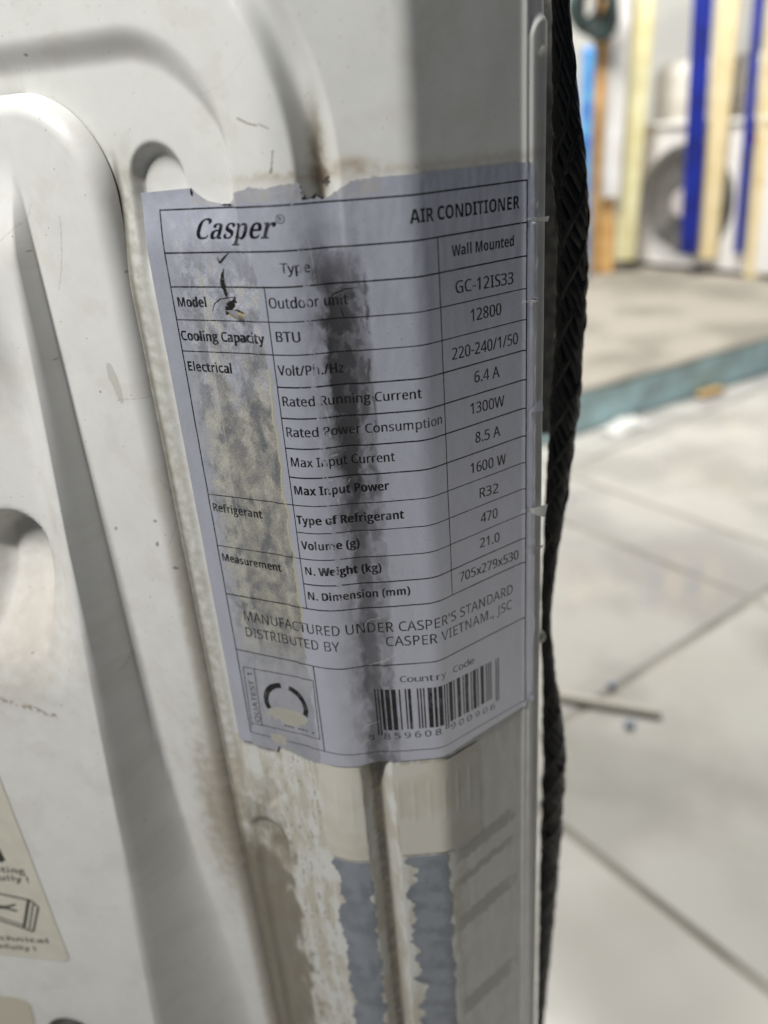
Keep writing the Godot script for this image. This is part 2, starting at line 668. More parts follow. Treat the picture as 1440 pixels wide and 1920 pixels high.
func label_image(s: Sheet) -> Array:
	# colour and roughness of the worn silver label
	var cracks := Sheet.new(-58.0, -8.0, 56.0, -181.0, 11.0)
	for q in [[[[-36.9, -25.0], [-36.2, -26.4], [-35.2, -25.4], [-33.4, -24.2]], 0.15, 0.6], [[[-35.4, -27.6], [-36.2, -29.6], [-36.4, -31.2], [-35.9, -33.4], [-35.8, -34.6]], 0.15, 1.3],
			[[[-33.4, -34.2], [-33.9, -35.8], [-35.6, -37.0], [-36.6, -38.9]], 0.15, 1.9], [[[-40.6, -38.2], [-39.8, -36.2], [-37.6, -34.9], [-33.6, -34.5]], 0.12, 0.3], [[[-36.6, -38.6], [-33.5, -37.6], [-31.4, -38.4]], 0.1, 0.5],
			[[[-9.4, -36.6], [-8.0, -34.6], [-5.0, -33.6], [-2.5, -33.4]], 0.12, 0.32], [[[-6.6, -37.5], [-5.9, -40.2]], 0.1, 0.3], [[[-42.4, -9.4], [-42.2, -11.2]], 0.2, 0.7], [[[-34.4, -13.4], [-31.4, -13.5]], 0.2, 0.5],
			[[[-12.4, -10.4], [-12.1, -12.8]], 0.3, 0.8], [[[-10.6, -12.2], [-9.9, -13.0]], 0.4, 0.9], [[[-8.6, -12.0], [-8.2, -13.3]], 0.4, 1.0]]:
		stroke(cracks, q[0], q[1], q[2])
	var creases := Sheet.new(-58.0, -8.0, 56.0, -181.0, 11.0)
	for q in [[[[-9.0, -129.6], [-7.0, -126.4], [-2.6, -125.4]], 0.1, 0.25], [[[-9.6, -142.6], [-3.0, -140.4], [2.0, -137.0]], 0.1, 0.4], [[[-31.0, -37.6], [-33.0, -36.0], [-36.0, -37.2]], 0.1, 0.3],
			[[[-12.4, -20.8], [-11.8, -31.0]], 0.06, 0.2], [[[-22.0, -27.0], [-14.5, -27.6]], 0.06, 0.16], [[[-12.8, -62.0], [-12.0, -66.6]], 0.1, 0.5], [[[-12.6, -68.4], [-12.0, -70.4]], 0.1, 0.4],
			[[[-13.0, -75.4], [-10.6, -75.0]], 0.15, 0.5], [[[-14.0, -82.0], [-12.6, -82.0]], 0.2, 0.6], [[[-12.0, -87.2], [-11.6, -89.4]], 0.15, 0.5], [[[-9.6, -84.0], [-8.0, -82.2]], 0.08, 0.25],
			[[[-12.6, -166.5], [-10.8, -164.2], [-6.0, -162.6]], 0.08, 0.3], [[[-14.0, -172.0], [-9.0, -168.5]], 0.08, 0.3], [[[-41.0, -12.0], [-37.0, -13.2], [-33.0, -12.4], [-29.0, -11.6]], 0.2, 0.8],
			[[[-27.0, -10.8], [-20.0, -11.6], [-14.0, -10.4]], 0.1, 0.35], [[[44.5, -24.6], [46.5, -23.4], [50.4, -22.2]], 0.08, 0.35], [[[41.5, -45.6], [45.0, -44.0], [49.0, -43.6]], 0.08, 0.35], [[[44.0, -107.0], [46.0, -104.6], [49.0, -104.4]], 0.15, 0.8], [[[46.2, -108.0], [46.3, -116.0]], 0.1, 0.4], [[[45.6, -119.0], [49.5, -117.6]], 0.1, 0.35]]:
		stroke(creases, q[0], q[1], q[2])
	var im := Image.create(s.w, s.h, false, Image.FORMAT_RGB8)
	var ro := Image.create(s.w, s.h, false, Image.FORMAT_RGB8)
	var data := PackedByteArray()
	var rd := PackedByteArray()
	data.resize(s.w * s.h * 3)
	rd.resize(s.w * s.h * 3)
	var silver := Vector3(0.785, 0.795, 0.85)
	var grime := Vector3(0.23, 0.225, 0.235)
	var cream := Vector3(0.75, 0.74, 0.70)
	var tan_c := Vector3(0.67, 0.655, 0.615)
	var greyb := Vector3(0.50, 0.505, 0.52)
	var blueg := Vector3(0.36, 0.385, 0.42)
	var black := Vector3(0.04, 0.04, 0.05)
	for j in s.h:
		var y := s.top - (j + 0.5) / s.px
		var edge := -26.6 + 1.1 * n_mid.get_noise_2d(3.0, y * 0.35) + 0.35 * n_fine.get_noise_2d(7.0, y * 0.5)
		var st_c := -6.6 + 0.9 * n_mid.get_noise_2d(60.0, y * 0.5)
		var st_k := ss(17.0, 40.0, -y)
		st_k *= 1.0 - 0.45 * ss(72.0, 112.0, -y)
		for i in s.w:
			var u := s.left + (i + 0.5) / s.px
			var f1 := n_fine.get_noise_2d(u, y)
			var f2 := n_mid.get_noise_2d(u, y)
			var f3 := n_big.get_noise_2d(u * 1.4, y * 0.8)
			var c := silver * (1.0 + 0.025 * f3 + 0.02 * f1)
			var rough := 0.36 + 0.05 * f2
			var keep := 1.0                    # how much of the print is left
			# worn band between the left frame and the first ridge
			if u > -52.6 and u < edge:
				var wear := ss(-52.6, -46.0, u + 2.5 * f2) * ss(14.0, 34.0, -y + 6.0 * f2)
				var fb := n_fbm.get_noise_2d(u * 1.9, y * 1.2)
				var fb2 := n_fbm.get_noise_2d(u * 1.1 + 300.0, y * 0.7)
				var down := ss(40.0, 72.0, -y + 26.0 * fb2)
				var worn := (silver * 0.93).lerp(cream if u < -43.2 else tan_c, down)
				worn = worn.lerp(greyb, 0.65 * ss(-0.16, 0.36, fb - 0.12 * down))
				worn = worn.lerp(blueg, 0.6 * ss(0.04, 0.40, fb2 * (1.0 if u < -43.0 else 0.8)) * ss(44.0, 60.0, -y))
				worn = worn.lerp(Vector3(0.79, 0.78, 0.735), 0.7 * ss(0.10, 0.40, -fb))
				worn *= 1.0 + 0.08 * f1 + 0.06 * f2
				var sp := n_fine.get_noise_2d(u * 2.4 + 400.0, y * 2.4)
				if sp > 0.40:
					worn *= 0.66
				c = c.lerp(worn, 0.92 * wear)
				rough = lerpf(rough, 0.62, wear)
				var low := 1.0 - ss(128.0, 150.0, -y) * 0.75
				c = c.lerp(silver * 0.92, 1.0 - low) if wear > 0.0 else c
			# torn white edge of the worn band, and the crease of the ridge under the label
			var te := absf(u - edge)
			if te < 0.55 and y < -52.0 and y > -128.0:
				c = c.lerp(Vector3(0.80, 0.78, 0.70), 1.0 - ss(0.2, 0.55, te))
				keep *= 0.4
			var cr := absf(u + 43.1 - 0.4 * n_mid.get_noise_2d(1.0, y * 0.3))
			if cr < 0.3 and y > -112.0:
				c = c.lerp(Vector3(0.80, 0.80, 0.79), (1.0 - cr / 0.3) * 0.6)
				keep *= 0.92
			# dark grime where the label bridges the groove
			var e := u - st_c
			var fs := n_fbm.get_noise_2d(u * 1.6 + 150.0, y * 0.8)
			var fs2 := n_fbm.get_noise_2d(u * 2.4 + 500.0, y * 1.6)
			var wide := 0.85 + 0.5 * ss(46.0, 90.0, -y)
			var core := ss(-4.4, -1.4, e * wide + 2.6 * fs + 1.0) * (1.0 - ss(0.6, 4.6, e * wide + 2.2 * fs2))
			var smear := ss(-6.4, -1.8, e + 3.0 * fs) * (1.0 - ss(5.2, 7.0, e + 2.0 * fs2)) * (0.45 + 0.55 * ss(-0.2, 0.3, fs2 + 0.5 * fs))
			var line := gauss(u + 0.6 + 1.2 * fs, 0.55) * ss(26.0, 34.0, -y) * (1.0 - ss(60.0, 80.0, -y)) * ss(-0.35, 0.2, fs2)
			var band := ss(0.0, 0.3, st_k + 0.5 * fs) * clampf(maxf(maxf(core * (1.0 - 0.3 * ss(0.05, 0.4, fs2)), 0.62 * smear), 0.7 * line), 0.0, 1.0) * st_k
			c = c.lerp(grime, clampf(band * 1.02, 0.0, 0.94))
			rough = lerpf(rough, 0.5, band)
			# soft grey smear around it
			c = c.lerp(Vector3(0.36, 0.35, 0.37), 0.36 * gauss(u + 8.5, 7.0) * ss(13.0, 30.0, -y) * (0.75 + 0.9 * fs))
			# light rubbed line on the left shoulder of the groove: print gone
			var rub := absf(u + 14.3 - 0.9 * n_mid.get_noise_2d(90.0, y * 0.6))
			if rub < 0.85 and y > -120.0:
				keep *= 0.12 if f1 + f2 > -0.15 else 0.9
				if f1 > 0.46 and rub < 0.5 and y < -40.0:
					c = Vector3(0.86, 0.86, 0.86)
			# scattered scuffs
			if f1 > 0.62:
				c = c.lerp(Vector3(0.90, 0.90, 0.91), 0.3)
			if f1 < -0.66:
				c *= 0.80
			# torn hole in the mark at the lower left
			var hx := Vector2((u + 37.0) / 7.0, (y + 164.4) / 3.0).length() + 0.35 * f2
			var hx2 := Vector2((u + 41.5) / 3.0, (y + 174.6) / 2.2).length() + 0.4 * f2
			if hx < 1.0 or hx2 < 1.0:
				c = Vector3(0.78, 0.77, 0.73) * (1.0 + 0.05 * f1)
				keep = 0.0
				rough = 0.45
			var hole3 := Vector2((u + 33.6) / 2.7, (y + 38.7) / 1.15).length() + 0.3 * f2
			if hole3 < 1.0:
				c = Vector3(0.72, 0.68, 0.59)
				keep = 0.0
			if creases.ink[j * s.w + i]:
				c = c.lerp(Vector3(0.86, 0.86, 0.86), 0.55 + 0.3 * f1)
				keep *= 0.5
			if cracks.ink[j * s.w + i]:
				c = Vector3(0.13, 0.125, 0.12)
				keep = 0.0
			# frayed top edge
			if y > -13.2 and u > -42.0 and u < 5.0:
				c = c.lerp(Vector3(0.82, 0.80, 0.76), 0.35 + 0.5 * f2)
				if u > -13.0 and u < -7.5 and f1 > 0.0:
					c = Vector3(0.13, 0.12, 0.12)
			var ink := s.ink[j * s.w + i] / 255.0 * keep
			ink *= (0.95 - 0.30 * ss(0.1, 0.6, f1)) * (1.0 - 0.30 * ss(0.16, 0.40, n_fbm.get_noise_2d(u * 1.2 + 60.0, y * 1.2)))
			if u > -52.6 and u < -27.0 and f2 > 0.18 and not (u > -51.6 and absf(u + 52.1) < 0.3):
				ink *= 0.75
			c = c.lerp(black, ink)
			var o := (j * s.w + i) * 3
			data[o] = clampi(int(c.x * 255.0), 0, 255)
			data[o + 1] = clampi(int(c.y * 255.0), 0, 255)
			data[o + 2] = clampi(int(c.z * 255.0), 0, 255)
			var g := clampi(int(rough * 255.0), 0, 255)
			rd[o] = g
			rd[o + 1] = g
			rd[o + 2] = g
	im.set_data(s.w, s.h, false, Image.FORMAT_RGB8, data)
	ro.set_data(s.w, s.h, false, Image.FORMAT_RGB8, rd)
	return [ImageTexture.create_from_image(im), ImageTexture.create_from_image(ro)]


func pick(pts: Array, x: float) -> float:
	# piecewise straight line through [x, y] pairs
	if x <= pts[0][0]:
		return pts[0][1]
	for i in range(1, pts.size()):
		if x <= pts[i][0]:
			return lerpf(pts[i - 1][1], pts[i][1], (x - pts[i - 1][0]) / (pts[i][0] - pts[i - 1][0]))
	return pts[-1][1]


func label_d(u: float, y: float) -> float:
	# the label follows the sheet except that it bridges the groove, with creases
	var d := shell_d(u, y)
	var flat := 0.10 * n_big.get_noise_2d(u * 0.5, y * 0.35)
	if u > -17.0 and u < 2.0:
		d = lerpf(d, flat - 0.9 * gauss(u + 7.5, 4.2) * (0.7 + 0.6 * n_mid.get_noise_2d(20.0, y * 0.12)), ss(-17.0, -14.5, u))
		d = maxf(d, shell_d(u, y) - 0.1)
	elif u <= -17.0:
		d = maxf(d, lerpf(-1.9, -0.35, ss(9.0, 24.0, -y)) + 0.10 * n_big.get_noise_2d(u * 0.5, y * 0.35))
	d += 0.32
	d += 0.16 * gauss(u + 14.4, 0.55) * ss(-0.2, 0.3, n_mid.get_noise_2d(40.0, y * 0.8)) + 0.12 * gauss(u + 43.1, 0.5)
	d += 0.07 * n_mid.get_noise_2d(u * 1.2, y * 0.35) + 0.10 * maxf(0.0, n_fbm.get_noise_2d(u * 0.9 + 40.0, y * 1.3))
	if u > 42.0:
		d += 0.5 * ss(47.0, 51.0, u) * maxf(0.0, n_mid.get_noise_2d(5.0, y * 0.6) + 0.1)
	# wrinkles at the foot of the middle facet
	d += 0.12 * gauss(u + 9.0, 8.0) * sin((y + 0.55 * u) * 0.9 + 2.0 * n_mid.get_noise_2d(u, y)) * ss(128.0, 150.0, -y)
	return d


# ------------------------------------------------------------------ the unit
func paint_textures() -> Array:
	# dirt, scuffs, old glue and some slot shade on the cream paint, 4 pixels a millimetre
	var l := -128.0
	var t := 48.0
	var k := 4.0
	var w := int((64.0 - l) * k)
	var h := int((t + 352.0) * k)
	var data := PackedByteArray()
	data.resize(w * h * 3)
	var rd := PackedByteArray()
	rd.resize(w * h * 3)
	var base := Vector3(0.825, 0.825, 0.81)
	var brown := Vector3(0.40, 0.34, 0.26)
	var dark := Vector3(0.16, 0.15, 0.13)
	var edge := Vector3(0.88, 0.875, 0.845)
	for j in h:
		var y := t - (j + 0.5) / k
		for i in w:
			var u := l + (i + 0.5) / k
			var f1 := n_fine.get_noise_2d(u * 0.9, y * 0.9)
			var f2 := n_mid.get_noise_2d(u, y)
			var f3 := n_big.get_noise_2d(u, y)
			var fb := n_fbm.get_noise_2d(u * 0.6 + 900.0, y * 0.6)
			var c := base * (1.0 + 0.012 * f3 + 0.008 * f2 + 0.006 * f1)
			c = c.lerp(Vector3(0.74, 0.71, 0.655), 0.18 * ss(0.08, 0.42, fb))
			var rough := 0.40 + 0.06 * f2
			# grime in the bottom of the groove
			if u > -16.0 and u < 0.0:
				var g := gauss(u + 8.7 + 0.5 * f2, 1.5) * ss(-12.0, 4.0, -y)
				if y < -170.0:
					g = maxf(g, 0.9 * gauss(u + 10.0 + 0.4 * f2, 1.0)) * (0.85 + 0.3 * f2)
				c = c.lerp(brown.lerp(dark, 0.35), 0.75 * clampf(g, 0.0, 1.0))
			# black smudge where the groove runs under the label, brown halo round the label's upper edge
			c = c.lerp(Vector3(0.30, 0.25, 0.21), 0.75 * ss(0.45, 1.1, gauss(u + 8.2, 2.4) * gauss(y + 8.4, 3.2) + 0.35 * f2))
			c = c.lerp(dark, 0.85 * ss(0.6, 1.0, gauss(u + 7.2, 1.7) * gauss(y + 9.6, 1.8) + 0.4 * f1))
			var top := absf(y + 8.2 - 0.8 * f2)
			c = c.lerp(Vector3(0.52, 0.45, 0.35), 0.38 * gauss(top, 1.3) * ss(-46.0, -12.0, u) * (0.6 + 0.8 * f2 if u < 8.0 else 0.55))
			c = c.lerp(Vector3(0.55, 0.48, 0.40), 0.5 * gauss(Vector2((u + 1.0) / 4.0, (y + 6.4) / 1.3).length(), 1.0))
			# strip beside the panel: greyer towards the panel, dark line at its edge
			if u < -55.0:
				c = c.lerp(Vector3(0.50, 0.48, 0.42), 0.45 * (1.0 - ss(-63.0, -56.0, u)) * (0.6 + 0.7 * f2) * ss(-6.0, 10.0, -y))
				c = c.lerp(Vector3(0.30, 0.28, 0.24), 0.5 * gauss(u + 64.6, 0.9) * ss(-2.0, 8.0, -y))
			# below the label: stained, yellowed paint with blotches
			if y < -178.0:
				var dirty := ss(-0.35, 0.4, 0.6 * f3 + 1.2 * n_fbm.get_noise_2d(u * 2.2, y * 0.35 + 70.0))
				c = c.lerp(Vector3(0.66, 0.615, 0.53), 0.5 * dirty * (1.0 - 0.6 * ss(14.0, 24.0, u)))
				c = c.lerp(Vector3(0.40, 0.37, 0.31), 0.7 * (1.0 - ss(-49.0, -43.0, u + 9.0 * n_fbm.get_noise_2d(u * 1.5 + 20.0, y * 0.8))) * ss(192.0, 240.0, -y + 40.0 * n_fbm.get_noise_2d(u, y * 0.5 + 90.0)))  # dirt in the lower slot, with the slot's shade painted into its colour
				if u > -46.0 and u < -30.0 and n_str.get_noise_2d(u * 1.3, y * 0.22) + 0.4 * f1 > 0.52:
					c = c.lerp(Vector3(0.36, 0.31, 0.25), 0.7)
				# glue smears that run up the right-hand facet
				if u > 14.0 and u < 46.0:
					for q in [[-226.0, 5.0, 0.42], [-238.0, 3.0, 0.42], [-259.0, 5.5, 0.42], [-306.0, 7.0, 0.42]]:
						var v: float = y - q[0] - (u - 14.0) * q[2] * 0.35 - 1.6 * f2
						c = c.lerp(Vector3(0.55, 0.545, 0.52), 0.62 * (1.0 - ss(q[1] * 0.5, q[1] * 0.75, absf(v))) * ss(14.0, 18.0, u) * (1.0 - ss(38.0, 45.0, u + 6.0 * f2)))
			# small chips and scratches
			if f1 > 0.70:
				c = c.lerp(brown, 0.5)
			if u > 9.0 and u < 46.0 and f1 > 0.5 and f2 > 0.1:
				c = c.lerp(edge, 0.4)
			var o := (j * w + i) * 3
			data[o] = clampi(int(c.x * 255.0), 0, 255)
			data[o + 1] = clampi(int(c.y * 255.0), 0, 255)
			data[o + 2] = clampi(int(c.z * 255.0), 0, 255)
			var r := clampi(int(rough * 255.0), 0, 255)
			rd[o] = r
			rd[o + 1] = r
			rd[o + 2] = r
	# a few longer scratches and scuff marks above the label
	var im := Image.create_from_data(w, h, false, Image.FORMAT_RGB8, data)
	hairlines(im, 80, 4)
	for q in [[-25.8, 4.4, -23.6, 3.2, 0.4], [-23.6, 3.2, -21.2, 2.6, 0.25], [-20.6, 2.8, -18.6, 1.8, 0.35], [-18.2, -2.6, -19.0, -6.2, 0.4], [-19.0, -6.0, -19.6, -7.2, 0.6], [-84.0, 22.2, -82.8, 22.1, 0.6]]:
		for n in 60:
			var f := n / 59.0
			var x := int((lerpf(q[0], q[2], f) - l) * k)
			var yy := int((t - lerpf(q[1], q[3], f)) * k)
			var r := int(maxf(1.0, q[4] * k * (0.5 + 0.5 * sin(f * PI))))
			im.fill_rect(Rect2i(x, yy, r, r), Color(0.55, 0.525, 0.49))
	return [ImageTexture.create_from_image(im), ImageTexture.create_from_image(Image.create_from_data(w, h, false, Image.FORMAT_RGB8, rd)), Vector4(l, t, w / k, h / k)]


func hairlines(im: Image, many: int, sd: int) -> void:
	# fine scratches and rub marks scattered over the paint, some paler and some darker than it
	var rs := RandomNumberGenerator.new()
	rs.seed = sd
	var w := im.get_width()
	var h := im.get_height()
	for k in many:
		var p := Vector2(rs.randf() * w, rs.randf() * h)
		var a := rs.randf_range(-0.5, 0.5) + (PI / 2 if rs.randf() < 0.6 else 0.0)
		var bend := rs.randf_range(-0.02, 0.02)
		var pale := rs.randf() < 0.4
		var amount := rs.randf_range(0.04, 0.17)
		for i in int(rs.randf_range(8.0, 90.0)):
			var x := int(p.x)
			var y := int(p.y)
			if x < 0 or y < 0 or x >= w or y >= h:
				break
			var c := im.get_pixel(x, y)
			im.set_pixel(x, y, c.lerp(Color(0.93, 0.92, 0.90) if pale else Color(0.38, 0.35, 0.30), amount * (0.5 + rs.randf())))
			p += Vector2.from_angle(a)
			a += bend


func panel_texture() -> Array:
	var l := -260.0
	var t := 30.0
	var k := 3.0
	var w := int((-58.0 - l) * k)
	var h := int((t + 400.0) * k)
	var data := PackedByteArray()
	data.resize(w * h * 3)
	var base := Vector3(0.84, 0.838, 0.825)
	for j in h:
		var y := t - (j + 0.5) / k
		for i in w:
			var u := l + (i + 0.5) / k
			var f1 := n_fine.get_noise_2d(u * 0.45 + 300.0, y * 0.45)
			var f2 := n_mid.get_noise_2d(u * 0.7 + 300.0, y * 0.7)
			var f3 := n_big.get_noise_2d(u + 300.0, y)
			var fb := n_fbm.get_noise_2d(u * 0.45 + 700.0, y * 0.45)
			var c := base * (1.0 + 0.015 * f3 + 0.01 * f2 + 0.006 * f1)
			c = c.lerp(Vector3(0.75, 0.72, 0.67), 0.20 * ss(0.08, 0.42, fb))
			if f1 > 0.72:
				c = c.lerp(Vector3(0.45, 0.41, 0.35), 0.6)
			# warm handling grime round the grip; browner along the right edge and low beside it
			c = c.lerp(Vector3(0.62, 0.56, 0.49), 0.38 * gauss(Vector2((u + 118.0) / 14.0, (y + 135.0) / 22.0).length() + 0.4 * f2, 1.0))
			c = c.lerp(Vector3(0.60, 0.54, 0.45), 0.4 * gauss(u + 66.5 + f2, 1.8) * ss(60.0, 140.0, -y))
			c = c.lerp(Vector3(0.47, 0.42, 0.34), 0.55 * gauss(Vector2((u + 70.5) / 6.0, (y + 216.0) / 34.0).length() + 0.4 * f2, 1.0))
			# dirty thumb line below the grip
			var cv := y + 158.8 + (u + 128.0) * 0.28 + 1.2 * f2
			if u > -133.0 and u < -109.0:
				c = c.lerp(Vector3(0.42, 0.36, 0.29), 0.55 * gauss(cv, 0.9) * ss(-0.3, 0.3, f1))
			# grey dab left by glue
			var dab := Vector2((u + 74.2 + (y + 56.0) * 0.18) / 1.5, (y + 57.0) / 6.0).length() + 0.25 * f2
			if dab < 1.0:
				c = c.lerp(Vector3(0.71, 0.70, 0.67), 0.7)
			for q in [[-70.6, -99.0, 0.5], [-71.6, -106.5, 0.7], [-86.2, -103.0, 0.6], [-67.4, -114.5, 0.5], [-113.0, -118.0, 0.5], [-116.0, -143.0, 0.5], [-80.0, -60.0, 0.3], [-88.0, -41.0, 0.3]]:
				if Vector2(u - q[0], y - q[1]).length() + 0.6 * f1 < q[2]:
					c = c.lerp(Vector3(0.45, 0.42, 0.37), 0.6)
			var o := (j * w + i) * 3
			data[o] = clampi(int(c.x * 255.0), 0, 255)
			data[o + 1] = clampi(int(c.y * 255.0), 0, 255)
			data[o + 2] = clampi(int(c.z * 255.0), 0, 255)
	var im := Image.create_from_data(w, h, false, Image.FORMAT_RGB8, data)
	hairlines(im, 60, 9)
	return [ImageTexture.create_from_image(im), Vector4(l, t, w / k, h / k)]


func sheet_mesh(us: PackedFloat32Array, ys: PackedFloat32Array, height: Callable, frame: Vector4) -> ArrayMesh:
	var nx := us.size()
	var ny := ys.size()
	var pos := PackedVector3Array()
	var uv := PackedVector2Array()
	pos.resize(nx * ny)
	uv.resize(nx * ny)
	for j in ny:
		for i in nx:
			pos[j * nx + i] = at_uy(us[i], ys[j], height.call(us[i], ys[j]))
			uv[j * nx + i] = Vector2((us[i] - frame.x) / frame.z, (frame.y - ys[j]) / frame.w)
	return grid_mesh(pos, uv, nx, ny)


func patch_mesh(u0: Callable, u1: Callable, y0: float, y1: float, nx: int, ny: int, height: Callable, lift: float, frame: Vector4, leaning := false) -> ArrayMesh:
	# a thin sheet stuck on the unit whose left and right outlines are functions of the height
	var pos := PackedVector3Array()
	var uv := PackedVector2Array()
	for j in ny:
		var y := lerpf(y0, y1, float(j) / (ny - 1))
		var a: float = u0.call(y)
		var b: float = u1.call(y)
		for i in nx:
			var u := lerpf(a, b, float(i) / (nx - 1))
			var q: Vector2 = lean(u, y) if leaning else Vector2(u, y)
			pos.append(at_uy(q.x, q.y, height.call(q.x, q.y) + lift))
			uv.append(Vector2((u - frame.x) / frame.z, (frame.y - y) / frame.w))
	return grid_mesh(pos, uv, nx, ny)


func build_unit() -> void:
	var unit := thing("air_conditioner", "worn cream air conditioner outdoor unit with a torn silver rating label on its corner", "air conditioner")
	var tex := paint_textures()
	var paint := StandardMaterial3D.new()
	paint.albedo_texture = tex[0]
	paint.roughness_texture = tex[1]
	paint.roughness = 1.0
	paint.texture_repeat = false
	paint.clearcoat_enabled = true
	paint.clearcoat = 0.25
	paint.clearcoat_roughness = 0.25
	var us := steps([-700.0, 60.0, -160.0, 4.0, -100.0, 1.0, -66.0, 0.5, 18.0, 1.0, 44.0, 0.35, 58.0, 1.0, 62.0, 20.0, 340.0])
	var ys := steps([70.0, 4.0, 34.0, 0.6, -14.0, 1.5, -176.0, 0.9, -226.0, 2.0, -360.0, 20.0, -600.0])
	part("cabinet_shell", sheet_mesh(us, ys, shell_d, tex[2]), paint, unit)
	var plain := flat_mat(Color(0.83, 0.815, 0.78), 0.45)
	# top cover, floor pan and back sheet close the box
	var ring_pts := PackedVector2Array()
	for u in steps([-700.0, 20.0, -30.0, 2.0, 60.0, 20.0, 340.0]):
		var q := at_uy(u, 0.0, -0.5)
		ring_pts.append(Vector2(q.x, q.z))
	var tri := Geometry2D.triangulate_polygon(ring_pts)
	for lv in [EYE + 0.0695, EYE - 0.5995]:
		var st := SurfaceTool.new()
		st.begin(Mesh.PRIMITIVE_TRIANGLES)
		st.set_smooth_group(-1)
		for i in tri:
			st.add_vertex(Vector3(ring_pts[i].x, lv, ring_pts[i].y))
		mesh_of("top_cover" if lv > 0.3 else "base_pan", st, plain, unit)
	var sb := SurfaceTool.new()
	sb.begin(Mesh.PRIMITIVE_TRIANGLES)
	sb.set_smooth_group(-1)
	var a := ring_pts[0]
	var b := ring_pts[-1]
	quad(sb, Vector3(b.x, EYE + 0.0695, b.y), Vector3(a.x, EYE + 0.0695, a.y), Vector3(a.x, 0.0805, a.y), Vector3(b.x, 0.0805, b.y))
	mesh_of("back_panel", sb, plain, unit)
	var foot := box_mesh(Vector3(0.06, 0.079, 0.06), 0.004)
	var fm := flat_mat(Color(0.12, 0.12, 0.12), 0.8)
	for q in [[-60.0, 30.0], [-560.0, 30.0], [180.0, 30.0]]:
		var f := part("foot", foot, fm, unit)
		f.position = at_uy(q[0], -640.5, -q[1] - 20.0)

	build_panel(unit)
	build_label(unit)
	build_remnants(unit)
	var guard := part("coil_guard", box_mesh(Vector3(0.03, 0.24, 0.012), 0.002), worn_mat(Color(0.44, 0.43, 0.41), Color(0.30, 0.30, 0.29), 0.7, 30.0, 13), unit)
	guard.position = Vector3(0.0865, EYE - 0.045, -0.44)
	# screw on the side, just past the edge
	var sc := SphereMesh.new()
	sc.radius = 0.0036
	sc.height = 0.005
	sc.radial_segments = 20
	sc.rings = 10
	var s := part("screw", sc, flat_mat(Color(0.72, 0.70, 0.64), 0.3, 0.4), unit)
	s.position = at_uy(82.0, -172.0, 2.2)


func lean(u: float, y: float) -> Vector2:
	# the warning sticker leans a little with the boss it is stuck on
	return Vector2(-133.9 + (u + 145.4) * 0.936 - (y + 210.2) * 0.0446, -199.5 + (y + 210.2) * 0.892)


